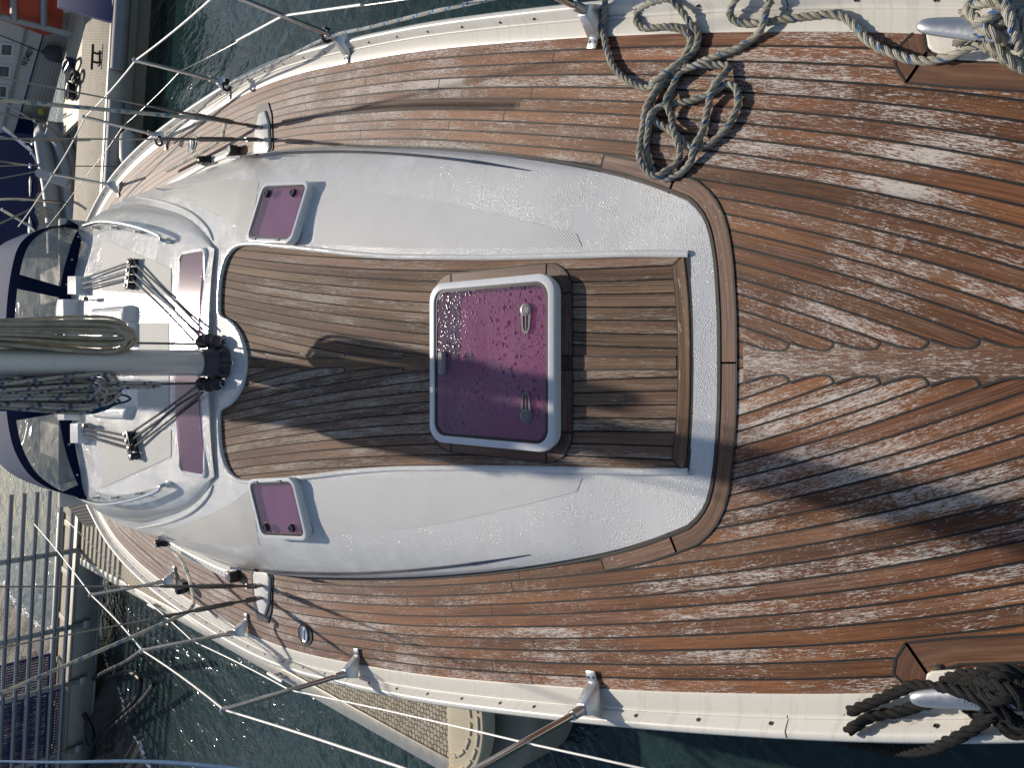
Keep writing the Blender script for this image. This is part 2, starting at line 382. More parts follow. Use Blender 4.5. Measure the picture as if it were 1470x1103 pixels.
M['alu'] = plain('mast_aluminium', (0.74, 0.74, 0.73), 0.3, 0.35, 0.04, 0.0, 12)
M['rail_alu'] = gelcoat('toe_rail_paint', (0.66, 0.645, 0.60), 0.0, 0.32, 0.16)
M['cast'] = plain('cast_aluminium', (0.55, 0.56, 0.58), 0.33, 0.85, 0.08, 0.05, 90)
M['black'] = plain('black_plastic', (0.014, 0.014, 0.015), 0.4)
M['step'] = plain('mast_step_anodised', (0.05, 0.042, 0.055), 0.4, 0.3)
M['grey'] = plain('grey_plastic', (0.25, 0.25, 0.26), 0.4)
M['ltgrey'] = plain('light_grey_plastic', (0.15, 0.15, 0.155), 0.4)
M['frame'] = plain('hatch_frame_white', (0.70, 0.71, 0.73), 0.3, 0.0, 0.04)
M['gasket'] = plain('gasket_black', (0.012, 0.012, 0.014), 0.5)
M['pane'] = pane_mat('hatch_pane', (0.68, 0.34, 0.53), True, 0.16)
M['pane_side'] = pane_mat('side_hatch_pane', (0.62, 0.40, 0.58), False, 0.32, 0.22)
M['lining'] = plain('white_blind', (0.75, 0.72, 0.74), 0.8)
M['pane_solid'] = pane_mat('strip_window_pane', (0.40, 0.22, 0.38), False, 0.30, 0.16)
M['navy'] = plain('navy_canvas', (0.012, 0.016, 0.045), 0.95, 0, 0.2, 0.3, 300, spec=0.0)
M['canvas_skylit'] = plain('navy_canvas_skylit', (0.06, 0.08, 0.15), 0.8, 0, 0.2, 0.3, 300, spec=0.2)  # hood's navy canvas in a paler blue, reflected sky put into the colour
M['shroud_white'] = plain('white_pvc', (0.72, 0.71, 0.68), 0.4)
M['halyard_beige'] = ropemat('halyard_beige', (0.60, 0.56, 0.44), (0.3, 0.28, 0.2), 0.0)
M['halyard_blue_fleck'] = ropemat('halyard_blue_fleck', (0.58, 0.55, 0.49), (0.05, 0.07, 0.22), 0.55, 22)
M['rope_blue'] = ropemat('rope_blue', (0.012, 0.10, 0.24), (0, 0, 0), 0.0)
M['line_white'] = ropemat('line_white', (0.52, 0.52, 0.49), (0.04, 0.14, 0.36), 0.5, 24)
M['line_dark'] = ropemat('line_dark', (0.16, 0.155, 0.15), (0.03, 0.03, 0.03), 0.5, 40)
M['line_grey'] = ropemat('line_grey', (0.30, 0.31, 0.31), (0.1, 0.12, 0.14), 0.4, 40)
M['sheet'] = ropemat('sheet_rope', (0.68, 0.63, 0.50), (0.12, 0.25, 0.36), 0.75, 13)
M['strand'] = strandmat('rope_strand', (0.43, 0.41, 0.34))
M['strand_blue'] = strandmat('rope_strand_blue', (0.06, 0.17, 0.38))
M['strand_black'] = strandmat('rope_strand_black', (0.006, 0.006, 0.0065))

def vinyl():
    t = NT('clear_vinyl'); o = t.obj()
    nz = t.noise(t.scale(o, (5, 14, 9)), 1.0, 3, 0.5, dist=1.6)
    nrm = t.bump(nz, 0.6, 0.03)
    tr = t.n('BsdfTransparent', {'Color': (0.78, 0.76, 0.72, 1)}); df = t.n('BsdfDiffuse', {'Color': (0.40, 0.385, 0.36, 1)})
    m1 = t.n('MixShader', {0: t.m('ADD', 0.55, t.m('MULTIPLY', t.step(nz, 0.4, 0.7), 0.3)), 1: tr.outputs[0], 2: df.outputs[0]})
    gl = t.n('BsdfGlossy', {'Roughness': 0.12, 'Normal': nrm}); 
    return t.done(t.n('MixShader', {0: t.schlick(nrm), 1: m1.outputs[0], 2: gl.outputs[0]}).outputs[0])
M['vinyl'] = vinyl()

# ------------------------------------------------------------------ the yacht
yacht = thing('sailing_yacht', (0, 4.5, -1.25), 'white sailing yacht seen from its bow, worn teak deck, tall grey mast and navy sprayhood', 'sailboat')
W = 0.045
# --- deck edge (teak edge), half profile
prof = [(1470, 480), (1320, 482), (1200, 482), (1100, 480), (1000, 478), (850, 472), (750, 464), (700, 459), (583, 450), (500, 430), (440, 423), (361, 393), (300, 359), (210, 298), (152, 235)]
edge = [P(a, CY-b, 0) for a, b in prof]
edge = [Vector((p.x, p.y, 0)) for p in edge]
edge = [Vector((0.02, -1.32, 0)), Vector((0.16, -0.98, 0)), Vector((0.42, -0.36, 0))]+edge+[Vector((1.30, 8.6, 0)), Vector((1.02, 9.6, 0))]
def smooth_(pts, it):
    for _ in range(it):
        pts = [pts[0]]+[(pts[i-1]+pts[i]*2+pts[i+1])/4 for i in range(1, len(pts)-1)]+[pts[-1]]
    return pts
edge = smooth_(resample(catmull(edge, 14), 0.05), 120)
EN = []
for i in range(len(edge)):
    t = (edge[min(i+3, len(edge)-1)]-edge[max(i-3, 0)]).normalized(); EN.append(Vector((t.y, -t.x, 0)))    # outward (+x side)
def off_curve(o): return [(e-n*o) for e, n in zip(edge, EN)]

dk = G(); NJ = 30
for sgn in (1, -1):
    rows = []; uvs = []; L = 0
    for i, (e, n) in enumerate(zip(edge, EN)):
        if i: L += (e-edge[i-1]).length
        rows.append([Vector(((e-n*(j*W)).x*sgn, (e-n*(j*W)).y, 0)) for j in range(-1, NJ)])
        uvs.append([(L-1.2, j+(100 if sgn < 0 else 0)) for j in range(-1, NJ)])
    bm = bmesh.new(); uvl = bm.loops.layers.uv.new('u')
    vv = [[bm.verts.new(v) for v in r] for r in rows]
    for i in range(len(rows)-1):
        for j in range(len(rows[0])-1):
            q = [(i, j), (i, j+1), (i+1, j+1), (i+1, j)]
            if all(rows[a][b].x*sgn < -0.001 for a, b in q): continue
            f = bm.faces.new([vv[a][b] for a, b in q])
            for lp, (a, b) in zip(f.loops, q): lp[uvl].uv = uvs[a][b]
    bmesh.ops.bisect_plane(bm, geom=list(bm.verts)+list(bm.edges)+list(bm.faces), plane_co=(0, 0, 0), plane_no=(-sgn, 0, 0), clear_outer=True)
    bmesh.ops.recalc_face_normals(bm, faces=bm.faces)
    for f in bm.faces:
        f.normal_update()
        lo = list(f.loops)
        if f.normal.z < 0: lo = lo[::-1]
        dk.add([lp.vert.co.copy() for lp in lo], [tuple(range(len(lo)))], 0, [tuple(lp[uvl].uv) for lp in lo])
    bm.free()
dk.build('deck_planking', M['teak_deck'], yacht, smooth=False)

# --- gunwale strip, toe rail, hull
for sgn in (1, -1):
    path = [Vector((e.x*sgn, e.y)) for e in edge]
    g = G(); g.sweep(path, [(-0.006, -0.02), (-0.006, 0.004), (0.0, 0.006), (0.050, 0.006), (0.054, 0.0)], side=sgn)
    g.build('waterway', M['cream'], yacht, angle=50)
    g = G(); g.sweep(path, [(0.049, -0.02), (0.050, 0.009), (0.054, 0.014), (0.057, 0.0145), (0.060, 0.012), (0.077, 0.040), (0.083, 0.047), (0.098, 0.047), (0.105, 0.040), (0.106, 0.0), (0.100, -0.05)], side=sgn)
    rail = g.build('toe_rail', M['rail_alu'], yacht, angle=50)
    base_o = None
    acc = 0.0; nxt = 0.13
    for i in range(1, len(path)-1):
        acc += (path[i]-path[i-1]).length
        if acc > nxt and path[i].y > 0.1 and path[i].y < 8:
            nxt = acc+0.195+0.02*math.sin(i*1.3)
            n = EN[i]; c = Vector((path[i].x+n.x*sgn*0.0685, path[i].y+n.y*0.0685, 0.0262))
            nrm = Vector((-n.x*sgn*0.85, -n.y*0.85, 0.52)).normalized()
            if base_o is None:
                g = G(); Mx = Matrix.Translation(c) @ nrm.to_track_quat('Z', 'Y').to_matrix().to_4x4()
                g.lathe([(0.0075, -0.002), (0.0075, 0.0012), (0.006, 0.0026)], Mx, 12, 0); 
                g.lathe([(0.006, 0.0026), (0.0045, 0.0012), (0.0, 0.0008)], Mx, 12, 1)
                base_o = g.build('screw', [M['steel_dark'], M['black']], rail); base_c = c
            else: copy_tree(base_o, c-base_c, rail)
    for yj in (0.95, 3.3, 5.6):
        i = min(range(len(edge)), key=lambda k: abs(edge[k].y-yj)); e = edge[i]; n = EN[i]; t_ = Vector((-n.y, n.x, 0))
        pr = [(0.0505, 0.0098), (0.0545, 0.0148), (0.0605, 0.0128), (0.0772, 0.0408), (0.0832, 0.0478), (0.098, 0.0478)]
        g = G(); g.grid([[Vector(((e+n*o+t_*s).x*sgn, (e+n*o+t_*s).y, zz)) for o, zz in pr] for s in (-0.0018, 0.0018)], flip=(sgn < 0)); g.build('rail_joint', M['caulk'], rail)
    g = G()
    lv = [(0.101, -0.03, 1.0), (0.085, -0.35, .985), (0.02, -0.75, .96), (-0.12, -1.1, .93), (-0.3, -1.4, .9)]
    g.grid([[Vector(((e.x+n.x*o)*sgn if (e.x+n.x*o) > 0 else 0.0, (e.y+n.y*o), z)) for e, n in zip(edge, EN)] for o, z, k in lv], flip=(sgn > 0))
    g.build('hull', M['gel_dry'], yacht, angle=60)

# --- coach roof
SL = 0.131
def ZT(y): return 0.010+SL*(y-1.22)
def ZL(y):
    yy = y if y < 3.95 else 3.95+0.35*(1-math.exp(-(y-3.95)/0.35))*0.45
    return ZT(yy)+0.022
PN = Vector((0, -SL, 1)).normalized()
def PT(px, py, dz=0.0): return PPL(px, py, (0, 1.22, 0.010+dz), PN)
outl = [(1033, 0), (1032.5, 60), (1030, 110), (1026, 155), (1017, 198), (1001, 225), (976, 245), (940, 261), (900, 272), (850, 281), (800, 290), (760, 296), (700, 303), (620, 309), (560, 311), (500, 311), (440, 309), (390, 303), (360, 297), (340, 290), (300, 276), (268, 264), (250, 257), (200, 241), (172, 228)]
oc = [P(a, CY-b, 0) for a, b in outl]+[Vector((1.24, 7.35, 0))]
oc = resample(catmull(oc, 10), 0.04)
oc = oc[:14]+smooth_(oc[14:], 40)
rho = [1.0, 0.985, 0.965, 0.94, 0.91, 0.87, 0.82, 0.76, 0.69, 0.6, 0.5, 0.4, 0.3, 0.2, 0.1, 0.0]
def crz(r): return (1-min(r, 1.0)**3.6)**(1/1.6)
def roof_rows(sgn):
    rows = []
    for r in rho:
        row = []
        for p in oc:
            ys = p.y if p.y > 1.7 else 1.36+(p.y-1.13)*(0.34/0.57)
            y = ys*(1-r)+p.y*r; x = p.x*r
            wf_ = max(0.0, min(1.0, (1.85-p.y)/0.55)); wf_ = wf_*wf_*(3-2*wf_); pr = crz(r)*(1-wf_)+(1-r**2.3)*wf_
            row.append(Vector((x*sgn, y, -0.02 if r == 1.0 else ZL(y)*pr+0.003)))
        rows.append(row)
    return rows
cr = G()
for sgn in (1, -1): cr.grid(roof_rows(sgn), flip=(sgn > 0))
bvh_roof = BVHTree.FromPolygons(cr.v, cr.f)
# close underside and end for the boolean
rr_, rl_ = roof_rows(1), roof_rows(-1)
n = len(oc); bot = rr_[0]+rl_[0][::-1]
cr.add(bot, [tuple(range(len(bot)))[::-1]])
endl = [r[-1] for r in rr_]+[r[-1] for r in rl_][::-1]
cr.add(endl, [tuple(range(len(endl)))])
roof = cr.build('coach_roof', M['gel'], yacht, weld=True, recalc=True)
inl = [(990, 156), (940, 156.5), (900, 156), (800, 153), (700, 151), (620, 151.5), (560, 152.5), (500, 157), (450, 163), (400, 168), (370, 171), (347, 169), (333, 158), (324, 138), (319, 110), (318, 75), (322, 65), (335, 57), (347, 42), (354, 22), (357, 0)]
side = [PT(a, CY-b, 0.0) for a, b in inl]
sidec = catmull(side[1:], 5)
front = [PT(a, CY-b, 0.0) for a, b in [(999, 0), (998, 60), (995, 110), (990, 156)]]
halfp = catmull(front, 4)[:-1]+[side[0]]+sidec
poly = [Vector((p.x, p.y)) for p in halfp]+[Vector((-p.x, p.y)) for p in halfp[::-1]]
pl = []
for p in poly:
    if not pl or (p-pl[-1]).length > 1e-4: pl.append(p)
poly = pl if (pl[0]-pl[-1]).length > 1e-4 else pl[:-1]
cg = G(); cg.prism([(p.x, p.y) for p in poly], lambda x, y: ZT(y), lambda x, y: 1.0)
cut = cg.build('cutter', M['gel'], None, smooth=False)
mod = roof.modifiers.new('b', 'BOOLEAN'); mod.operation = 'DIFFERENCE'; mod.object = cut; mod.solver = 'EXACT'
dg = bpy.context.evaluated_depsgraph_get(); dg.update()
me = bpy.data.meshes.new_from_object(roof.evaluated_get(dg)); roof.modifiers.clear(); roof.data = me
bpy.data.objects.remove(cut)
bm = bmesh.new(); bm.from_mesh(me)
for e in bm.edges:
    if len(e.link_faces) == 2: e.smooth = e.calc_face_angle(0) < R(32)
for f in bm.faces: f.smooth = True
bm.to_mesh(me); bm.free()
# rounded moulded lip round the inlay
g = G(); hs = [p for p in halfp if p.y >= side[0].y+0.01 or p.x < -1]; hs = [side[0]]+sidec
lipp = [Vector((p.x, p.y, ZT(p.y)+0.0135-0.008*max(0.0, min(1.0, (1.45-p.y)/0.2)))) for p in hs]; lipp = lipp+[Vector((-p.x, p.y, p.z)) for p in lipp[::-1]]
g.tube(resample(lipp, 0.02)+[lipp[-1]], 0.0125, 10)
g.build('moulded_lip', M['gel'], roof)

# --- teak inlay on the roof
sy = [p.y for p in side[:12]]; sx = [p.x for p in side[:12]]
_u = [side[0], side[6], side[9]]
def _quad(y):
    (p, q, r) = _u
    return p.x*(y-q.y)*(y-r.y)/((p.y-q.y)*(p.y-r.y))+q.x*(y-p.y)*(y-r.y)/((q.y-p.y)*(q.y-r.y))+r.x*(y-p.y)*(y-q.y)/((r.y-p.y)*(r.y-q.y))
sm_ = smooth_(resample(catmull(side[:11], 8)+[Vector((side[10].x+0.01, 4.3, side[10].z))], 0.04), 60); smy = [p.y for p in sm_]; smx = [p.x for p in sm_]
_xm = _quad(side[4].y)
def TX(y): return _xm+0.8*(_quad(y)-_xm)
ysr = [halfp[0].y+0.004+i*(4.075-halfp[0].y)/110 for i in range(111)]
for sgn in (1, -1):
    pass
g = G()
for sgn in (1, -1):
    rows = []; uvs = []
    for y in ysr:
        n_ = 17; xm_ = (max([p.x for p in halfp if abs(p.y-y) < 0.05]+[0.2])+0.006) if y > 3.6 else 9.0
        xo = lambda j: min(xm_, max(_quad(y), TX(y))+0.010 if j == 0 else max(TX(y)-(j-1)*W, 0.0))
        rows.append([Vector((xo(j)*sgn, y, ZT(y)+0.004)) for j in range(n_)])
        uvs.append([(y, (TX(y)-xo(j))/W+200+(100 if sgn < 0 else 0)) for j in range(n_)])
    g.grid(rows, 0, uvs, flip=(sgn < 0))
inlay = g.build('teak_inlay', M['teak_roof'], roof, smooth=False)

def ribbon(g, pts, w, mat, zf):
    L = []; 
    for i, p in enumerate(pts):
        a = pts[max(i-1, 0)]; b = pts[min(i+1, len(pts)-1)]
        t = Vector((b[0]-a[0], b[1]-a[1])); t = t.normalized() if t.length > 0 else Vector((1, 0)); nn = Vector((-t.y, t.x))*w/2
        L.append([Vector((p[0]+nn.x, p[1]+nn.y, zf(p[0]+nn.x, p[1]+nn.y))), Vector((p[0]-nn.x, p[1]-nn.y, zf(p[0]-nn.x, p[1]-nn.y)))])
    b = g.grid(L, mat)
    # keep facing up
    for k in range(len(g.f)-(len(pts)-1), len(g.f)):
        f = g.f[k]; a, bb, c = g.v[f[0]], g.v[f[1]], g.v[f[2]]
        if (bb-a).cross(c-a).z < 0: g.f[k] = f[::-1]
def plank(g, A, B, zf, mat, vbase, seam=0.006):     # board between two matching polylines A, B with caulk along both long edges
    rows = []; uvs = []; L = 0
    for i, (a, b) in enumerate(zip(A, B)):
        if i: L += math.hypot(a[0]-A[i-1][0], a[1]-A[i-1][1])
        a = Vector((a[0], a[1])); b = Vector((b[0], b[1]))
        rows.append([Vector((q.x, q.y, zf(q.x, q.y)+0.003)) for q in (a, a.lerp(b, .5), b)])
        uvs.append([(L+vbase*1.7, vbase+0.2), (L+vbase*1.7, vbase+0.5), (L+vbase*1.7, vbase+0.8)])
    k0 = len(g.f); g.grid(rows, mat, uvs)
    for k in range(k0, len(g.f)):
        f = g.f[k]; a, bb, c = g.v[f[0]], g.v[f[1]], g.v[f[2]]
        if (bb-a).cross(c-a).z < 0: g.f[k] = f[::-1]
    if seam:
        for pl_ in (A, B): ribbon(g, pl_, seam, 1, lambda x, y: zf(x, y)+0.0045)
        ribbon(g, [A[0], B[0]], seam, 1, lambda x, y: zf(x, y)+0.0047); ribbon(g, [A[-1], B[-1]], seam, 1, lambda x, y: zf(x, y)+0.0047)

def king(xf, jn, ytop, yend, ktip, wr, zf, name, mats, parent, vbase):
    # xf(j, y): distance of seam j from the centre line; boards end in nibs against the king plank towards the bow
    nib = 0.55*W; tips = {}
    for j in range(jn):
        y = ytop
        while y > yend:
            if xf(j, y) <= ktip+nib: tips[j] = y; break
            y -= 0.003
        else: tips[j] = None
    out = []; y = ytop
    live = [j for j in sorted(tips, reverse=True) if tips[j] is None or tips[j] < ytop-0.04]
    smax = lambda x: ktip+0.5*((x-ktip)+math.sqrt((x-ktip)**2+0.009**2))
    for j in live:
        yt = tips[j] if tips[j] is not None else yend
        while y > yt+wr:
            out.append(Vector((min(smax(xf(j+1, y)), xf(j, y)-0.002), y))); y -= 0.006
        if tips[j] is None: break
        x0 = smax(xf(j+1, yt+wr)); x1 = xf(j, yt); h_ = min(wr, x1-x0)
        for k in range(8):
            a = R(90*k/7); out.append(Vector((x0+h_*(1-math.cos(a)), yt+wr*(1-math.sin(a)))))
        out.append(Vector((x1, yt-0.001))); y = yt-0.004
    g = G(); rows = []; uvs = []
    for p in out:
        rows.append([Vector((p.x*s, p.y, zf(0, p.y)+0.003)) for s in (-1, -0.5, 0, 0.5, 1)]); uvs.append([(p.y, vbase+0.5+p.x*s*20) for s in (-1, -0.5, 0, 0.5, 1)])
    g.grid(rows, 0, uvs, flip=True)
    for s in (1, -1): ribbon(g, [Vector((p.x*s, p.y)) for p in out], 0.0062, 1, lambda x, y: zf(x, y)+0.0045)
    return g.build(name, mats, parent, smooth=False)

offc = {}
def deck_x(j, y):
    if j not in offc:
        c = off_curve(j*W); c = [p for p in c if p.y > -1.3]
        c.sort(key=lambda p: p.y); offc[j] = ([p.y for p in c], [p.x for p in c])
    return lin(offc[j][0], offc[j][1], y)
zd = lambda x, y: 0.0
king(deck_x, 29, 1.06, -0.9, 0.034, 0.022, zd, 'king_plank', [M['teak_king'], M['caulk']], yacht, 500)
zi = lambda x, y: ZT(y)+0.004
king(lambda j, y: TX(y)-(j-1)*W, 17, 3.74, 1.26, 0.020, 0.016, zi, 'king_plank', [M['teak_roof_king'], M['caulk']], inlay, 520)

# margin boards: round the front of the coach roof
m_in = [p for p in oc if p.y < 1.62]
def outw(pts, d):
    o = []
    for i, p in enumerate(pts):
        a = pts[max(i-1, 0)]; b = pts[min(i+1, len(pts)-1)]; t = Vector((b.x-a.x, b.y-a.y)).normalized(); o.append(Vector((p.x+t.y*d, p.y-t.x*d)))
    return o
m_in2 = outw(m_in, -0.012); m_out = outw(m_in, 0.058)
tail = [i for i in range(len(m_in)) if m_in[i].y > 1.36]
for q, i in enumerate(tail): m_out[i] = m_out[i].lerp(m_in2[i], 0.10*min(1, q/max(1, len(tail)-1)))
brk = next(i for i, p in enumerate(m_in) if p.x > 0.565)
for sgn in (1, -1):
    g = G()
    for lo, hi, vb in ((0, brk, 540), (brk, len(m_in)-1, 541)):
        plank(g, [Vector((p.x*sgn, p.y)) for p in m_in2[lo:hi+1]], [Vector((p.x*sgn, p.y)) for p in m_out[lo:hi+1]], zd, 0, vb+(3 if sgn < 0 else 0))
    g.build('margin_plank', [M['teak_trim'], M['caulk']], yacht, smooth=False)
# dark sealant line at the foot of the coach roof
g = G()
for sgn in (1, -1): ribbon(g, [Vector((p.x*sgn, p.y)) for p in oc], 0.011, 0, lambda x, y: 0.0062)
g.build('sealant_bead', M['caulk'], yacht, smooth=False)

# front trim of the inlay: mitred raised batten
tr_o = [Vector((p.x, p.y)) for p in catmull(front, 4)]
tr_o = [Vector((-p.x, p.y)) for p in tr_o[::-1][:-1]]+tr_o
g = G(); rows = []; uvs = []
for i, p in enumerate(tr_o):
    inn = 1-0.034/abs(tr_o[0].x)
    prf = [(1.0, 0.012, 0.001), (1.0, 0.013, 0.0105), (0.998, 0.015, 0.012), (inn+0.003, 0.050, 0.012), (inn, 0.052, 0.0105), (inn, 0.053, 0.003)]
    rows.append([Vector((p.x*a, p.y+b, ZT(p.y+b)+c)) for a, b, c in prf]); uvs.append([(p.x, 560.15+0.14*k) for k in range(6)])
g.grid(rows, 0, uvs)
ribbon(g, [(p.x*1.0, p.y+0.003) for p in tr_o], 0.011, 1, lambda x, y: ZT(y)+0.010)  # black strip painted in for the shade of the front recess gap
ribbon(g, [(p.x*(1-0.034/abs(tr_o[0].x)), p.y+0.055) for p in tr_o], 0.006, 1, lambda x, y: ZT(y)+0.0085)
for s in (1, -1): ribbon(g, [(s*abs(tr_o[0].x), tr_o[0].y+0.014), (s*(abs(tr_o[0].x)-0.034), tr_o[0].y+0.055)], 0.004, 1, lambda x, y: ZT(y)+0.0135)
g.build('front_batten', [M['teak_roof_king'], M['caulk']], inlay, recalc=True, angle=25)

# hatch surround boards
yh1 = PT(796, CY, 0.05).y; yh0 = PT(617, CY, 0.05).y
hc = Vector((0.0, (yh0+yh1)/2, 0)); hc.z = ZT(hc.y)+0.004
hh = (yh0-yh1)/math.cos(math.atan(SL)); 
dq = (PT(706, CY, 0.05)-CAM).dot(FWD); hw = 2*121.5/F*dq
HM = Matrix.Translation(hc) @ Matrix.Rotation(math.atan(SL), 4, 'X')
def hz(M4): return None
g = G()
ring_i = rr(hw-0.01, hh-0.01, 0.07, 8); ring_o = rr(hw+0.085, hh+0.085, 0.115, 8)
ring_i = [(-y, x) for x, y in rr(hh-0.01, hw-0.01, 0.07, 8)]
ring_o = [(-y, x) for x, y in rr(hh+0.085, hw+0.085, 0.115, 8)]
Li = [HM@Vector((x, y, 0)) for x, y in ring_i]; Lo = [HM@Vector((x, y, 0)) for x, y in ring_o]
N_ = len(Li); q = 9
segs = []
for c in range(4):
    a0 = c*q; segs.append(list(range(a0, a0+q))); segs.append([a0+q-1, (a0+q) % N_])
for k, sgm in enumerate(segs):
    plank(g, [Li[i] for i in sgm], [Lo[i] for i in sgm], zi, 0, 570+k, 0.0045)
g.build('hatch_surround', [M['teak_trim'], M['caulk']], inlay, smooth=False)

# --- hatches
def hatch(name, MH, w, h, ht, pane_m, rad, depth, fw=0.029, label=None):
    g = G()
    g.loops([(w-0.012, h-0.012, rad, -0.006), (w-0.012, h-0.012, rad, ht*0.45), (w-0.002, h-0.002, rad, ht*0.52), (w, h, rad, ht*0.6), (w, h, rad, ht*0.85), (w-0.004, h-0.004, rad, ht*0.96), (w-0.014, h-0.014, rad, ht),
             (w-2*fw+0.006, h-2*fw+0.006, rad*0.8, ht), (w-2*fw, h-2*fw, rad*0.78, ht-0.003), (w-2*fw, h-2*fw, rad*0.78, ht-0.02)], MH)
    fr = g.build(name, M['frame'], roof, label=label, angle=30)
    g = G(); g.loops([(w-2*fw+0.002, h-2*fw+0.002, rad*0.78, ht-0.0045), (w-2*fw-0.022, h-2*fw-0.022, rad*0.7, ht-0.0045), (w-2*fw-0.022, h-2*fw-0.022, rad*0.7, ht-0.012)], MH)
    g.build('gasket', M['gasket'], fr)
    g = G(); g.loops([(w-2*fw-0.02, h-2*fw-0.02, rad*0.7, ht-0.0062)], MH, cap1=True); g.build('pane', pane_m, fr, smooth=False)
    g = G(); zb = ht-0.0065-depth
    g.loops([(w-2*fw-0.004, h-2*fw-0.004, rad*0.7, ht-0.013), (w-2*fw-0.004, h-2*fw-0.004, rad*0.7, zb), (0.01, 0.01, 0.004, zb)], MH, cap1=True)
    g.build('blind', M['lining'], fr)
    return fr
# cut-outs would be hidden under the frames: the wells sit in shallow recesses above the roof skin
fh = hatch('deck_hatch', HM, hw, hh, 0.056, M['pane'], 0.07, 0.045, label='large raised hatch with wet purple pane and rounded white frame')
def latch(par, MH, x, y, z, rot):
    L = MH @ Matrix.Translation((x, y, z)) @ Matrix.Rotation(rot, 4, 'Z')
    g = G(); g.lathe([(0.026, 0), (0.026, 0.008), (0.024, 0.012), (0.015, 0.014), (0.013, 0.0125), (0.0, 0.0125)], L, 24)
    o = [(-0.024, -0.01), (0.024, -0.01), (0.017, -0.075), (0.008, -0.086), (-0.008, -0.086), (-0.017, -0.075)]
    i = [(-0.006, -0.032), (0.006, -0.032), (0.007, -0.07), (0.003, -0.076), (-0.003, -0.076), (-0.007, -0.07)]
    for s in (-1, 1):
        A = [(s*0.0235, -0.012), (s*0.018, -0.07), (s*0.009, -0.086), (0, -0.088)]; B = [(s*0.013, -0.022), (s*0.011, -0.066), (s*0.006, -0.076), (0, -0.078)]
        for z0 in (0.0,):
            rows = [[L@Vector((a[0], a[1], 0.002)), L@Vector((a[0], a[1], 0.011)), L@Vector((b[0], b[1], 0.011)), L@Vector((b[0], b[1], 0.002))] for a, b in zip(A, B)]
            g.grid(rows)
    g.box(L@Vector((0, -0.05, 0.0065)), (0.005, 0.05, 0.008), 0, L.to_3x3().to_4x4())
    return g.build('latch', M['ltgrey'], par, recalc=True)
pz = 0.056-0.006
latch(fh, HM, hw*0.30, -hh*0.5+0.125, pz, -math.pi/2)
latch(fh, HM, -hw*0.30, -hh*0.5+0.125, pz, math.pi/2)
g = G(); g.loops([(0.095, 0.026, 0.008, pz), (0.095, 0.026, 0.008, pz+0.014), (0.08, 0.02, 0.008, pz+0.02)], HM@Matrix.Translation((0.0, hh*0.5-0.075, 0)), cap1=True); g.build('hinge', M['grey'], fh)
g = G(); g.loops([(hw-0.03, hh-0.03, 0.06, -0.002)], HM, cap1=True)

def roof_frame(px, py):     # local frame on the roof skin
    c = HIT(px, py, bvh_roof); a = HIT(px-18, py, bvh_roof); b = HIT(px, py-18, bvh_roof)
    Y = (a-c).normalized(); X = (b-c); X = (X-Y*X.dot(Y)).normalized(); Z = X.cross(Y)
    return Matrix(((X.x, Y.x, Z.x, c.x), (X.y, Y.y, Z.y, c.y), (X.z, Y.z, Z.z, c.z), (0, 0, 0, 1)))
for sgn in (1, -1):
    cy = 308 if sgn > 0 else 728
    mf = roof_frame(406, cy); c = mf.translation
    w = (HIT(406, cy-39, bvh_roof)-HIT(406, cy+39, bvh_roof)).length; h = (HIT(369, cy, bvh_roof)-HIT(441, cy, bvh_roof)).length*0.93
    mf = Matrix.Translation((0, 0, 0.004)) @ mf
    sh = hatch('side_hatch', mf, w, h, 0.038, M['pane_side'], 0.05, 0.020, 0.021, label='small mauve side hatch in a white frame, %s of the inlaid teak panel' % ('upper side in the photo' if sgn > 0 else 'lower side in the photo'))
    for yy in (0.32, -0.24):
        L = mf @ Matrix.Translation((w*0.30*sgn, h*yy, 0.032))
        g = G(); g.lathe([(0.022, 0), (0.022, 0.012), (0.019, 0.016), (0.010, 0.016), (0.009, 0.013), (0, 0.013)], L, 20); g.build('knob', M['black'], sh)
        L = mf @ Matrix.Translation((-w*0.455*sgn, h*yy*0.9, 0.038))
        g = G(); g.loops([(0.012, 0.03, 0.004, -0.002), (0.012, 0.03, 0.004, 0.005)], L, cap1=True); g.build('hinge', M['grey'], sh)

# --- navy stripe on the flanks of the coach roof
for sgn in (1, -1):
    g = G(); pts = [(330, 299), (390, 304), (440, 306.5), (500, 307), (560, 304.5), (620, 299.5), (680, 292.5), (720, 286.5), (762, 279.5)]
    rows = []
    for i, (a, b) in enumerate(pts_ for pts_ in [(p_.x, p_.y) for p_ in catmull([(a, b, 0) for a, b in pts], 10)]):
        wd = 1.9 if a < 680 else 1.9*(765-a)/85+0.5; b -= 4
        rows.append([HIT(a, CY-sgn*(b+wd), bvh_roof, 0.0025), HIT(a, CY-sgn*(b-wd), bvh_roof, 0.0025)])
    g.grid(rows, flip=(sgn > 0)); g.build('stripe', M['stripe'], roof)
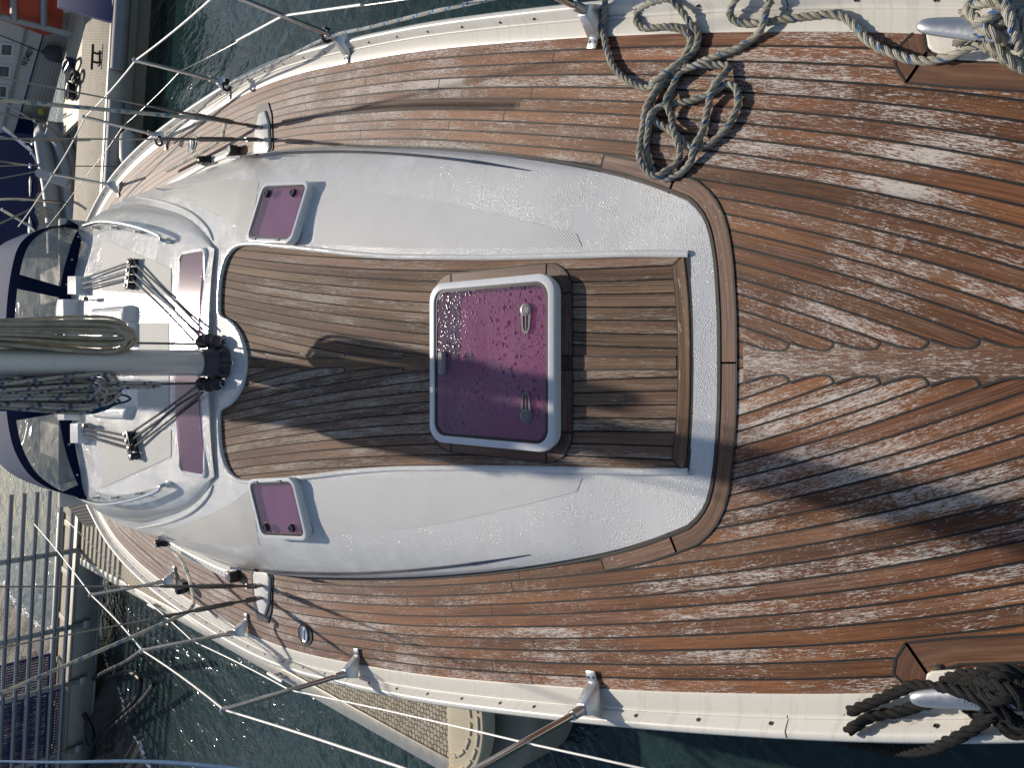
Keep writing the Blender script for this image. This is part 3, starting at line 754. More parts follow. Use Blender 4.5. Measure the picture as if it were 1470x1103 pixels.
# --- non-skid panels on the roof
def patch(g, quad, nu, nv, bvh, off, mat=0):     # quad: four picture corners, clockwise
    (a, b, c, d) = quad; rows = []
    for i in range(nu+1):
        s = i/nu; row = []
        for j in range(nv+1):
            t = j/nv
            x = (a[0]*(1-s)+b[0]*s)*(1-t)+(d[0]*(1-s)+c[0]*s)*t; y = (a[1]*(1-s)+b[1]*s)*(1-t)+(d[1]*(1-s)+c[1]*s)*t
            row.append(HIT(x, y, bvh, off))
        rows.append(row)
    k0 = len(g.f); g.grid(rows, mat)
    for k in range(k0, len(g.f)):
        f = g.f[k]; p, q_, r_ = g.v[f[0]], g.v[f[1]], g.v[f[2]]
        if (q_-p).cross(r_-p).z < 0: g.f[k] = f[::-1]
for sgn in (1, -1):
    Y = lambda b: CY-sgn*b
    def strip_(nm, up, lo, mt):
        g = G(); n1 = 40
        A = catmull([(a, Y(b), 0) for a, b in up], 10); B = catmull([(a, Y(b), 0) for a, b in lo], 10)
        rows = [[HIT(A[i].x*(1-t)+B[i].x*t, A[i].y*(1-t)+B[i].y*t, bvh_roof, 0.0014) for t in (0, .12, .25, .4, .55, .7, .85, 1)] for i in range(len(A))]
        k0 = len(g.f); g.grid(rows)
        for k in range(k0, len(g.f)):
            f = g.f[k]; p, q_, r_ = g.v[f[0]], g.v[f[1]], g.v[f[2]]
            if (q_-p).cross(r_-p).z < 0: g.f[k] = f[::-1]
        g.build(nm, mt, roof)
    strip_('nonskid_panel', [(462, 247), (540, 243), (640, 229), (740, 207), (828, 185)], [(450, 172), (540, 166), (640, 165), (740, 165), (836, 166)], M['nonskid'])
    strip_('nonskid_panel', [(222, 251), (270, 257), (320, 263), (360, 262), (372, 261)], [(312, 214), (325, 205), (340, 196), (352, 186), (360, 180)], M['nonskid_beige'])

# ------------------------------------------------------------------ raised middle block of the cabin
ZB0, SB = 0.432, 0.135
YB = P(300, CY, ZB0).y
BN = Vector((0, -SB, 1)).normalized()
def PB(px, py, dz=0.0): return PPL(px, py, (0, YB, ZB0+dz), BN)
base_pts = [(303, 0), (303, 120), (302, 165), (300, 176), (291, 192), (270, 210), (240, 222), (200, 230), (170, 222), (146, 205), (130, 194)]
top_pts = [(298, 0), (298, 120), (298, 158), (296, 166), (282, 168), (262, 171), (235, 175), (200, 184), (165, 191), (140, 192), (124, 188)]
KC = 0.09
tb = catmull([Vector((p.x, p.y, p.z-KC*p.x*p.x)) for p in [PB(a, CY-b) for a, b in top_pts]], 6)
bb = catmull([HIT(a, CY-b, bvh_roof, -0.02) for a, b in base_pts], 6)
tb.append(tb[-1]+Vector((-0.03, 0.5, 0.5*SB*0.3))); bb.append(bb[-1]+Vector((-0.05, 0.5, 0)))
blk = G(); brow = {}
for sgn in (1, -1):
    rows = []
    for k in range(11):
        a = math.pi/2*k/10; g1 = 1-math.cos(a); s1 = math.sin(a)
        rows.append([Vector(((b.x*(1-g1)+t.x*g1)*sgn, b.y*(1-g1)+t.y*g1, b.z*(1-s1)+t.z*s1)) for b, t in zip(bb, tb)])
    brow[sgn] = rows; blk.grid(rows, flip=(sgn > 0))
def camb(p, ref): return Vector((p.x, p.y, p.z+KC*(ref.x**2-p.x**2)))
blk.grid([[camb(r.lerp(l, q/24), r) for q in range(25)] for r, l in zip(brow[1][-1], brow[-1][-1])], flip=True)
bvh_blk = BVHTree.FromPolygons(blk.v, blk.f)
block = blk.build('cabin_top', M['gel'], yacht, angle=40)
allg = G(); allg.v = cr.v+blk.v; allg.f = list(cr.f)+[tuple(i+len(cr.v) for i in f) for f in blk.f]
bvh_all = BVHTree.FromPolygons(allg.v, allg.f)
# raised lips running aft along the block (bright mouldings)
for sgn in (1, -1):
    g = G()
    pts = [HIT(a, CY-sgn*b, bvh_all, 0.004) for a, b in [(306, 176), (299, 192), (280, 211), (255, 224), (225, 233), (195, 238)]]
    g.tube(catmull(pts, 6), [0.004+0.007*math.sin(math.pi*i/30) for i in range(31)], 8); g.build('moulding', M['gel'], block)
    g = G()
    for (quad) in ([(246, CY-sgn*135), (246, CY-sgn*96), (146, CY-sgn*104), (146, CY-sgn*180)],):
        patch(g, quad, 14, 10, bvh_all, 0.003)
    g.build('nonskid_panel', M['nonskid_beige'], block)
g = G()
patch(g, [(243, CY-58), (243, CY-12), (198, CY-12), (198, CY-58)], 6, 6, bvh_all, 0.003); patch(g, [(243, CY+12), (243, CY+66), (198, CY+62), (198, CY+12)], 6, 6, bvh_all, 0.003)
g.build('nonskid_panel', M['nonskid_beige'], block)
# strip window
c = PB(268.5, CY, 0.0); WM = Matrix.Translation(c) @ Matrix.Rotation(math.atan(SB), 4, 'X')
dq = (c-CAM).dot(FWD); ww = 2*164/F*dq; wh = (PB(249, CY)-PB(288, CY)).length
g = G(); g.loops([(ww, wh, 0.05, 0), (ww, wh, 0.05, 0.010), (ww-0.01, wh-0.01, 0.046, 0.014), (ww-0.04, wh-0.04, 0.034, 0.014), (ww-0.046, wh-0.046, 0.032, 0.006)], WM)
def bend(g, y0=None):
    for v in g.v: v.z -= KC*v.x*v.x
bend(g); wf = g.build('strip_window', M['frame'], block)
for nm, zz, mm in (('pane', 0.0085, 'pane_solid'), ('blind', 0.002, 'lining')):
    g = G(); g.grid([[WM@Vector((-ww/2+0.022+(ww-0.044)*k/24, s*(wh/2-0.022), zz)) for k in range(25)] for s in (-1, -0.33, 0.33, 1)]); bend(g); g.build(nm, M[mm], wf)
base_s = None
for i in range(11):
    for s in (1, -1):
        p = WM@Vector((-ww/2+0.05+i*(ww-0.1)/10, s*(wh/2-0.013), 0.0142)); p.z -= KC*p.x*p.x
        if base_s is None:
            g = G(); g.lathe([(0.005, 0), (0.004, 0.0015), (0, 0.0015)], Matrix.Translation(p), 8); base_s = g.build('screw', M['steel_dark'], wf); bs = p
        else: copy_tree(base_s, p-bs, wf)

# handrails
for sgn in (1, -1):
    Y = lambda b: CY-sgn*b
    pts = [HIT(128, Y(191), bvh_all, 0.045)]+[HIT(a, Y(b), bvh_all, 0.055) for a, b in [(150, 194), (172, 193), (200, 188), (224, 182), (240, 176)]]
    pts += [HIT(244, Y(174), bvh_all, 0.05), HIT(246, Y(173), bvh_all, 0.004)]
    g = G(); g.tube(catmull(pts, 6), 0.0125, 10); hr = g.build('handrail', M['steel'], yacht)
    for a, b in [(142, 193), (170, 193), (204, 187), (240, 175)]:
        q0 = HIT(a, Y(b), bvh_all, 0.0)
        g = G(); g.tube([q0, q0+Vector((0, 0, 0.05))], 0.009, 8); g.lathe([(0.022, 0), (0.022, 0.004), (0.012, 0.008)], Matrix.Translation(q0), 14); g.build('foot', M['steel'], hr)

# moulded sea hood and clutch housings
def mould(name, quad, h, mt=None, bev=0.03, base=-0.02, taper=0.85):
    pts = [HIT(a, b, bvh_all, 0) for a, b in quad]
    ar = sum(pts[i].x*pts[(i+1) % 4].y-pts[(i+1) % 4].x*pts[i].y for i in range(4))
    if ar < 0: pts = pts[::-1]
    c_ = sum(pts, Vector())/4
    lo = [p+Vector((0, 0, base)) for p in pts]; hi = [c_.lerp(p, taper)*1.0+Vector((0, 0, h)) for p in pts]
    for p, q_ in zip(hi, pts): p.z = q_.z+h
    g = G(); g.hexa(lo, hi); return g.build(name, mt or M['gel'], block, bevel=bev, segs=4, angle=50)
mould('sea_hood', [(196, 437), (196, 466), (146, 466), (140, 443)], 0.07, bev=0.03)
mould('sea_hood', [(196, 583), (190, 604), (140, 600), (138, 583)], 0.05, bev=0.025)
mould('sea_hood', [(160, 470), (160, 580), (128, 580), (128, 470)], 0.05, bev=0.02)
mould('instrument_housing', [(196, 461), (196, 500), (182, 500), (182, 461)], 0.045, M['frame'], 0.012)
mould('instrument_housing', [(150, 560), (150, 592), (138, 592), (138, 560)], 0.06, M['frame'], 0.01)
for q_ in ([(126, 397), (126, 424), (113, 424), (113, 397)], [(129, 607), (129, 636), (117, 636), (117, 607)]):
    mould('clutch_housing', q_, 0.075, M['frame'], 0.006, taper=0.97)
for q_ in ([(113, 430), (113, 468), (102, 468), (102, 430)], [(115, 575), (115, 603), (104, 603), (104, 575)]):
    mould('hatch_slide', q_, 0.10, M['frame'], 0.006, taper=0.97)
mould('coaming', [(112, 436), (112, 602), (92, 602), (92, 436)], 0.085, M['frame'], 0.015, taper=0.97)
for py in (428, 607):
    g = G(); a = HIT(135, py+3, bvh_all, 0.06); b = HIT(98, py+(6 if py < CY else -6), bvh_all, 0.16)
    g.tube([a, b], 0.007, 8); g.tube([b, b+Vector((0, 0.02, -0.12))], 0.008, 8)
    for t in (0, 0.25): g.box(a.lerp(b, t), (0.03, 0.05, 0.03))
    g.build('bracket', M['steel_dark'], block, bevel=0.002)

# deck organisers with their lines to the mast foot
MB = PT(302, CY, 0.0); MY = 3.97+0.09; MZ = 0.40
for sgn in (1, -1):
    ends = ([(197, 377), (195, 389), (194, 400), (192, 411)] if sgn > 0 else [(191, 624), (194, 633), (197, 643), (200, 655)])
    a = HIT(ends[0][0], ends[0][1]-5*1, bvh_all); b = HIT(ends[-1][0], ends[-1][1]+4, bvh_all)
    ax = (b-a).normalized(); up = BN; fw = ax.cross(up).normalized()
    Mx = Matrix(((ax.x, fw.x, up.x, 0), (ax.y, fw.y, up.y, 0), (ax.z, fw.z, up.z, 0), (0, 0, 0, 1)))
    g = G()
    for z in (0.006, 0.05): g.box((a+b)/2+up*z, ((b-a).length, 0.06, 0.006), 0, Mx)
    org = g.build('deck_organiser', M['black'], yacht, bevel=0.003)
    for e in ends:
        p = HIT(e[0], e[1], bvh_all)
        g = G(); g.lathe([(0.026, 0.01), (0.022, 0.024), (0.022, 0.034), (0.026, 0.047)], Matrix.Translation(p), 16); g.build('sheave', M['step'], org)
        g = G(); g.lathe([(0.015, 0.053), (0.015, 0.058), (0.008, 0.061), (0, 0.061)], Matrix.Translation(p), 14); g.build('cap_bolt', M['steel'], org)
    mats = ['line_grey', 'line_white', 'line_grey'] if sgn > 0 else ['line_dark', 'line_dark', 'line_dark']
    st = [(306, 474), (300, 482), (292, 489)] if sgn > 0 else [(298, 549), (301, 556), (306, 563)]
    for k in range(3):
        e = ends[k] if sgn > 0 else ends[k]
        s0 = HIT(st[k][0], st[k][1], bvh_all, 0.06); s1 = HIT(e[0]+3, e[1]+(3 if sgn > 0 else -3), bvh_all, 0.029)
        tgt = [(127, 402), (127, 409), (127, 416)][k] if sgn > 0 else [(128, 613), (129, 619), (130, 625)][k]
        s2 = HIT(e[0]-4, e[1]+1, bvh_all, 0.029); s3 = HIT(tgt[0], tgt[1], bvh_all, 0.04)
        mid = s0.lerp(s1, 0.5)-Vector((0, 0, 0.012))
        g = G(); g.tube(catmull([s0, mid, s1, s1.lerp(s2, 0.5)+up*0.0, s2, s3], 6), 0.0072, 8)
        g.build('control_line', M[mats[k]], yacht)

# ------------------------------------------------------------------ mast
g = G(); rows = []; uv = []
def mast_ring(z, sx=0.070, sy=0.105): return [Vector((sx*math.copysign(abs(math.cos(a))**0.85, math.cos(a)), MY+sy*math.sin(a), z)) for a in [2*math.pi*k/40 for k in range(40)]]
g.grid([mast_ring(z) for z in (MZ+0.085, MZ+0.3, 1.0, 2.0, 4.0, 8.0, 14.5)], close=True)
g.add(mast_ring(14.5), [tuple(range(40))])
mast = g.build('mast', M['alu'], yacht, angle=60)
g = G()
SMX = Matrix.Translation((0, MY-0.01, MZ-0.01))
g.loops([(0.17, 0.27, 0.05, -0.03), (0.17, 0.27, 0.05, 0.03), (0.155, 0.25, 0.06, 0.05), (0.15, 0.225, 0.07, 0.12), (0.142, 0.212, 0.07, 0.125)], SMX, cap1=True)
for s in (-0.06, -0.035, 0.0, 0.035, 0.06):
    g.box((s, MY-0.142, MZ+0.02), (0.012, 0.012, 0.05)); 
ms = g.build('mast_step', M['step'], mast, angle=40)
g = G(); g.box((0, MY-0.165, MZ+0.0), (0.006, 0.06, 0.006)); g.box((0, MY-0.2, MZ-0.001), (0.02, 0.02, 0.014)); g.build('latch_pin', M['steel'], mast, bevel=0.002)
for s in (1, -1):
    for k, (dx, dy, dz) in enumerate([(0.115, -0.07, 0.035), (0.125, 0.0, 0.05), (0.12, 0.07, 0.06)]):
        g = G(); L = Matrix.Translation((dx*s, MY+dy, MZ+dz)) @ Matrix.Rotation(R(90), 4, 'X') @ Matrix.Rotation(R(25*s), 4, 'Y')
        g.lathe([(0.001, -0.016), (0.036, -0.016), (0.038, -0.012), (0.030, -0.006), (0.030, 0.006), (0.038, 0.012), (0.036, 0.016), (0.001, 0.016)], L, 18)
        bl = g.build('block', M['step'], mast)
        g = G(); ringp = [Vector((dx*s+0.02*math.cos(a), MY+dy-0.02, MZ+dz-0.03+0.02*math.sin(a))) for a in [2*math.pi*i/14 for i in range(15)]]
        g.tube(ringp, 0.0035, 6, caps=False); g.build('shackle', M['steel'], bl)
# halyards from the mast foot blocks
for x, py_ in ((0.105, 0), (-0.115, 1)):
    g = G(); g.tube([Vector((x, MY, MZ+0.05)), Vector((x*0.98, MY-0.01, 1.2)), Vector((x*0.8, MY, 6.0))], 0.0062, 8); g.build('halyard', M['line_dark' if py_ else 'line_grey'], yacht)
b0 = Vector((-0.01, MY+0.17, 1.52)); b1 = Vector((-0.06, MY+4.3, 1.60)); g = G(); g.tube([b0, b1], 0.075, 16, flat=(1, 1.3)); boom = g.build('boom', M['alu'], mast)  # unseen boom and sail cover, added and sized for their shade on the roof
rows = []
for i in range(25):
    t = i/24; cc = b0.lerp(b1, t); hgt = 0.27-0.08*t; wd = (0.115-0.02*t)*(1+0.07*math.sin(i*2.3))
    rows.append([cc+Vector((wd*math.cos(a_)*(0.8 if math.sin(a_) > 0 else 1), 0, 0.05+hgt*(0.5+0.5*math.sin(a_)))) for a_ in [2*math.pi*k/18 for k in range(18)]])
g = G(); g.grid(rows, close=True); g.add(rows[0], [tuple(range(18))]); g.add(rows[-1], [tuple(range(18))]); g.build('sail_cover', M['navy'], mast, recalc=True)
# cockpit seen dimly through the hood
g = G(); g.box((0, 7.12, 0.25), (2.5, 0.06, 0.62)); g.box((0, 8.0, 0.02), (1.9, 1.7, 0.04)); g.box((0.78, 8.0, 0.2), (0.35, 1.7, 0.36)); g.box((-0.78, 8.0, 0.2), (0.35, 1.7, 0.36)); g.build('cockpit', M['cream'], yacht, bevel=0.02)
g = G(); g.box((0, 7.08, 0.30), (0.62, 0.03, 0.55)); g.build('companionway_board', M['teak_trim'], yacht)
# ------------------------------------------------------------------ sprayhood
def curve_on(pts, f, n=8): return catmull([f(a, b) for a, b in pts], n)
YH = P(104, CY, 0.66).y
basec = [(125, 317), (117, 345), (112, 372), (106, 400), (102, 432), (100, 470), (99, 521), (100, 575), (103, 605), (108, 640), (115, 676), (126, 716)]
topc = [(104, 321), (66, 327), (42, 337), (26, 355), (17, 385), (11, 425), (8, 470), (7, 521), (8, 570), (12, 612), (22, 650), (44, 684), (76, 704), (112, 714)]
bc = catmull([HIT(a, b, bvh_all, 0.0) if 330 < b < 706 else HIT(a, b, bvh_all, 0.0) for a, b in basec], 6)
for p in bc: p.z = max(p.z, 0.45)
tc = catmull([PY(a, b, YH+0.10+0.42*(1-((b-CY)/205.0)**2)*1.0) for a, b in topc], 6)
def at(c, t):
    f = t*(len(c)-1); i = min(int(f), len(c)-2); return c[i].lerp(c[i+1], f-i)
hood = G(); NH = 72; NV = 12
rows = [[at(bc, i/NH).lerp(at(tc, i/NH), j/NV) for i in range(NH+1)] for j in range(NV+1)]
for j, r in enumerate(rows):
    for i, p in enumerate(r): p += Vector((0, -0.05*math.sin(math.pi*j/NV), 0.03*math.sin(math.pi*j/NV)))
def cellmat(i, j):      # canvas borders round four windows
    t = (i+0.5)/NH
    if j < 2 or j >= NV-2 or t < 0.05 or t > 0.95: return 0
    for c_ in (0.335, 0.655):
        if abs(t-c_) < 0.022: return 0
    return 1
can = G(); vin = G()
for j in range(NV):
    for i in range(NH):
        (can if cellmat(i, j) == 0 else vin).add([rows[j][i], rows[j][i+1], rows[j+1][i+1], rows[j+1][i]], [(0, 1, 2, 3)])
back = [[at(tc, i/NH)+Vector((0, 1.25*s, 0.06*math.sin(math.pi*s)+0.02*s)) for i in range(NH+1)] for s in (0, .25, .5, .75, 1)]
top = G(); top.grid(back)
sh = top.build('sprayhood', M['canvas_skylit'], yacht, recalc=True)
can.build('canvas_border', M['navy'], sh, weld=True, recalc=True); vin.build('clear_window', M['vinyl'], sh, weld=True, recalc=True)
for i in (6, 14, 22, 50, 58, 66):
    p = rows[1][i]+Vector((0, -0.006, 0.004)); g = G(); g.lathe([(0.009, -0.004), (0.009, 0.002), (0.004, 0.005), (0, 0.005)], Matrix.Translation(p) @ Matrix.Rotation(R(50), 4, 'X'), 10); g.build('stud', M['steel'], sh)

# ------------------------------------------------------------------ chainplates, shrouds, tracks
def turnbuckle_shroud(base, q1, top, parent, r=0.0045):
    d = (q1-base).normalized()
    g = G(); g.tube([base+d*0.05, q1, top], r, 8); w_ = g.build('shroud', M['wire'], parent)
    g = G(); g.tube([base+d*0.0, base+d*0.07], 0.019, 8, flat=(1, 0.55)); g.tube([base+d*0.07, base+d*0.14], 0.0085, 8); g.tube([base+d*0.14, base+d*0.16, base+d*0.36, base+d*0.385], [0.010, 0.015, 0.015, 0.010], 10); g.tube([base+d*0.385, base+d*0.5], 0.0085, 8); g.tube([base+d*0.5, base+d*0.56, base+d*0.60], [0.010, 0.010, 0.006], 8)
    g.build('turnbuckle', M['steel_dark'], w_)
for sgn in (1, -1):
    Y = lambda b: CY-sgn*b
    c0 = P(378, Y(338), 0.0); ang = math.atan2(-0.16*sgn, 1)
    g = G()
    pd = [(386, 300), (390, 308), (388, 345), (383, 362), (375, 358), (369, 335), (366, 305), (368, 299)]
    pdl = [P(a, Y(b), 0.004) for a, b in pd]; g.prism([(p.x, p.y) for p in pdl], 0.002, 0.022); pad = g.build('chainplate_pad', M['gel_dry'], yacht, bevel=0.008, segs=3)
    pd2 = [(a+3 if a > 378 else a-4, b+12 if b > 320 else b) for a, b in pd]; g = G(); pl2 = [P(a, Y(b), 0) for a, b in pd2]; g.prism([(p.x, p.y) for p in pl2], 0.001, 0.0075); g.build('chainplate_margin', M['teak_trim'], yacht)
    for (bx, bb_), (qx, qb), tp in (((357, 322), (0, 322), Vector((0.075*sgn, MY, 5.2))), ((357, 340), (0, 410), None)):
        base = P(bx+11, Y(bb_-1), 0.055)
        q = PY(qx, Y(qb), base.y+(0.0 if tp is None else -0.06))
        if tp is None: tp = base+(q-base)*4.2
        sh_ = turnbuckle_shroud(base, q, tp, yacht)
        g = G(); g.box(base+Vector((0, 0.0, -0.02)), (0.014, 0.05, 0.07)); g.box(base+Vector((0, 0, -0.042)), (0.075, 0.085, 0.016)); g.build('chainplate', M['steel_dark'], yacht, bevel=0.004)
    # genoa track with car
    tr = [(344, 306), (320, 297), (295, 285), (268, 271), (240, 254)] if sgn < 0 else [(344, 303), (310, 290), (280, 274), (245, 254)]
    tp_ = [P(a, Y(b), 0) for a, b in tr]; pth = resample(catmull(tp_, 8), 0.03)
    g = G(); g.sweep([(p.x, p.y) for p in pth], [(-0.055, 0.003), (-0.05, 0.022), (0.035, 0.022), (0.04, 0.003)], side=sgn); g.build('track_base', M['gel_dry'], yacht, recalc=True)
    g = G(); g.sweep([(p.x, p.y) for p in pth], [(-0.024, 0.022), (-0.024, 0.034), (-0.018, 0.037), (0.018, 0.037), (0.024, 0.034), (0.024, 0.022)], side=sgn)
    trk = g.build('genoa_track', M['rail_alu'], yacht, recalc=True)
    g = G()
    for p in pth[3::2]: g.lathe([(0.006, 0.0375), (0, 0.0378)], Matrix.Translation((p.x, p.y, 0)), 8)
    g.build('track_holes', M['black'], trk)
    e = pth[0]; g = G(); g.loops([(0.07, 0.06, 0.02, 0.02), (0.07, 0.06, 0.02, 0.06), (0.05, 0.05, 0.018, 0.075)], Matrix.Translation((e.x, e.y, 0)) @ Matrix.Rotation(0.3*sgn, 4, 'Z'), cap1=True); g.build('end_stop', M['black'], trk)
    e = pth[2]; g = G(); g.box((e.x, e.y, 0.05), (0.055, 0.07, 0.03)); g.build('track_car', M['ltgrey'], trk, bevel=0.008)
    e = pth[-3] if sgn < 0 else pth[int(len(pth)*0.35)]; g = G(); L = Matrix.Translation((e.x, e.y, 0.075)) @ Matrix.Rotation(R(80), 4, 'Y')
    g.lathe([(0.0, -0.022), (0.04, -0.022), (0.043, -0.016), (0.034, -0.006), (0.034, 0.006), (0.043, 0.016), (0.04, 0.022), (0, 0.022)], L, 18); g.box((e.x, e.y, 0.05), (0.05, 0.11, 0.04)); g.build('sheet_block', M['black'], trk)
    # filler cap
    fc = P(*((439, 911) if sgn < 0 else (277, 207)), 0.0)
    g = G(); g.lathe([(0.001, 0.004), (0.062, 0.004), (0.062, 0.006)], Matrix.Translation(fc) @ Matrix.Rotation(0.2, 4, 'Z') @ Matrix.Diagonal((1, 1.35, 1, 1)), 32); g.build('cap_surround', M['teak_trim'], yacht)
    g = G(); g.lathe([(0.045, 0.004), (0.045, 0.011), (0.041, 0.013), (0.036, 0.011), (0.034, 0.0105), (0.010, 0.0105), (0.009, 0.012), (0, 0.012)], Matrix.Translation(fc), 32); g.box(fc+Vector((0, 0, 0.0122)), (0.06, 0.008, 0.004)); g.build('filler_cap', M['steel'], yacht)

# ------------------------------------------------------------------ stanchions and lifelines
stn = {}
def stanchion(px, py, qx, qy, top=None, key=None):
    B = P(px, py, 0.045); s = 1 if B.x > 0 else -1
    Q = PY(qx, qy, B.y); d = (Q-B).normalized()
    T = Q if top else B+d*(0.64/d.z)
    g = G(); g.tube([B+d*0.03, T], 0.0125, 12)
    g.tube([T-d*0.01, T+d*0.012, T+d*0.02], [0.015, 0.015, 0.006], 10)
    st = g.build('stanchion', M['steel'], yacht)
    i = min(range(len(edge)), key=lambda k: abs(edge[k].y-B.y)); nrm = EN[i]; nn = Vector((nrm.x*s, nrm.y, 0)); tt = Vector((-nn.y, nn.x, 0))
    g = G()
    lo = [B+nn*a+tt*b for a, b in ((-0.075, -0.030), (0.032, -0.042), (0.032, 0.042), (-0.075, 0.030))]
    for p in lo: p.z = 0.008 if (p-B).dot(nn) < 0 else 0.04
    hi = [B+d*0.05+nn*a+tt*b for a, b in ((-0.02, -0.02), (0.018, -0.02), (0.018, 0.02), (-0.02, 0.02))]
    if (lo[1]-lo[0]).cross(lo[2]-lo[0]).z < 0: lo = lo[::-1]; hi = hi[::-1]
    g.hexa(lo, hi); g.tube([B+d*0.03, B+d*0.10], 0.018, 12)
    foot = B-nn*0.085; g.box(Vector((foot.x, foot.y, 0.012)), (0.045, 0.045, 0.008), 0, Matrix.Rotation(math.atan2(nn.y, nn.x), 4, 'Z'))
    g.build('socket', M['cast'], st, bevel=0.004, angle=40)
    for k in (-1, 1):
        g = G(); p = foot+tt*0.012*k; g.lathe([(0.006, 0.016), (0.005, 0.018), (0, 0.0185)], Matrix.Translation((p.x, p.y, 0)), 10); g.build('screw', M['steel_dark'], st)
    stn[key] = (B, T); return st
stanchion(850, 20, 812, 1, None, 'r0'); stanchion(492, 57, 352, 0, None, 'r1'); stanchion(322, 118, 195, 86, True, 'r2'); stanchion(231, 195, 122, 168, True, 'r3'); stanchion(163, 266, 76, 250, True, 'r4')
stanchion(848, 1013, 690, 1103, None, 'l0'); stanchion(506, 965, 322, 1020, True, 'l1'); stanchion(346, 907, 205, 935, True, 'l2'); stanchion(243, 834, 131, 855, True, 'l3')
def life(keys, frac, ext, mat, r, name='lifeline', sag=0.01):
    pts = [stn[k][0].lerp(stn[k][1], frac) for k in keys]
    a = pts[0]; pts = [a+(a-pts[1]).normalized()*0.0+Vector(ext[0])]+pts+[pts[-1]+Vector(ext[1])]
    out = []
    for p, q_ in zip(pts, pts[1:]):
        for k in range(6): t = k/6; out.append(p.lerp(q_, t)-Vector((0, 0, sag*4*t*(1-t))))
    out.append(pts[-1]); g = G(); g.tube(out, r, 8); return g.build(name, mat, yacht)
life(['r0', 'r1', 'r2', 'r3', 'r4'], 1.0, ((-0.42, -1.9, 0), (-0.25, 1.6, 0)), M['shroud_white'], 0.0052); life(['r0', 'r1', 'r2', 'r3', 'r4'], 0.52, ((-0.42, -1.9, 0), (-0.25, 1.6, 0)), M['wire'], 0.003)
life(['l0', 'l1', 'l2', 'l3'], 1.0, ((0.42, -1.9, 0), (0.2, 2.0, 0)), M['shroud_white'], 0.0045); life(['l0', 'l1', 'l2', 'l3'], 0.52, ((0.42, -1.9, 0), (0.2, 2.0, 0)), M['shroud_white'], 0.0035)
# white sleeves on the nearer lower lifeline
a = stn['r1'][0].lerp(stn['r1'][1], .52); b = stn['r0'][0].lerp(stn['r0'][1], .52); c = stn['r2'][0].lerp(stn['r2'][1], .52)
g = G(); g.tube([c.lerp(a, 0.62), a, a.lerp(b, 0.42)], 0.006, 8); g.build('lifeline_sleeve', M['shroud_white'], yacht)
# furling line through fairleads on the stanchion feet
pts = [P(760, -14, 0.12), P(640, 12, 0.12), P(590, 24, 0.12), P(530, 39, 0.12), P(472, 53, 0.12), P(400, 88, 0.115), P(326, 124, 0.11), P(270, 172, 0.09), P(225, 205, 0.09)]
g = G(); g.tube(catmull(pts, 8), 0.0085, 10); g.build('furling_line', M['line_white'], yacht)
for a, b in ((468, 53), (325, 124), (228, 204)):
    p = P(a, b, 0.115); g = G()
    for dz in (0.0,):
        ringp = [p+Vector((0.024*math.cos(t), 0.0, 0.024*math.sin(t))) for t in [2*math.pi*i/16 for i in range(17)]]; g.tube(ringp, 0.009, 8, caps=False)
    g.box(p+Vector((0.03, 0, 0)), (0.035, 0.03, 0.03)); g.build('fairlead', M['black'], yacht)
p = P(262, 846, 0.07); g = G(); g.lathe([(0, -0.02), (0.05, -0.02), (0.055, 0), (0.05, 0.02), (0, 0.02)], Matrix.Translation(p) @ Matrix.Rotation(R(75), 4, 'Y'), 18); g.box(p+Vector((0.02, 0.05, -0.02)), (0.05, 0.1, 0.04)); g.build('turning_block', M['black'], yacht)
# jib sheets
pts = [P(248, 792, 0.08), P(262, 808, 0.12), P(272, 832, 0.16), P(277, 858, 0.24), P(274, 874, 0.34), P(240, 893, 0.45), P(0, 997, 1.3), P(-60, 1024, 1.6)]
g = G(); g.tube(catmull(pts, 8), 0.012, 10); g.build('jib_sheet', M['sheet'], yacht)
pts = [P(240, 245, 0.06), P(290, 218, 0.06), P(316, 200, 0.075), P(321, 185, 0.13), P(322, 173, 0.25), P(300, 171, 0.30), P(0, 143, 1.3), P(-60, 137, 1.55)]
g = G(); g.tube(catmull(pts, 8), 0.012, 10); g.build('jib_sheet', M['sheet'], yacht)

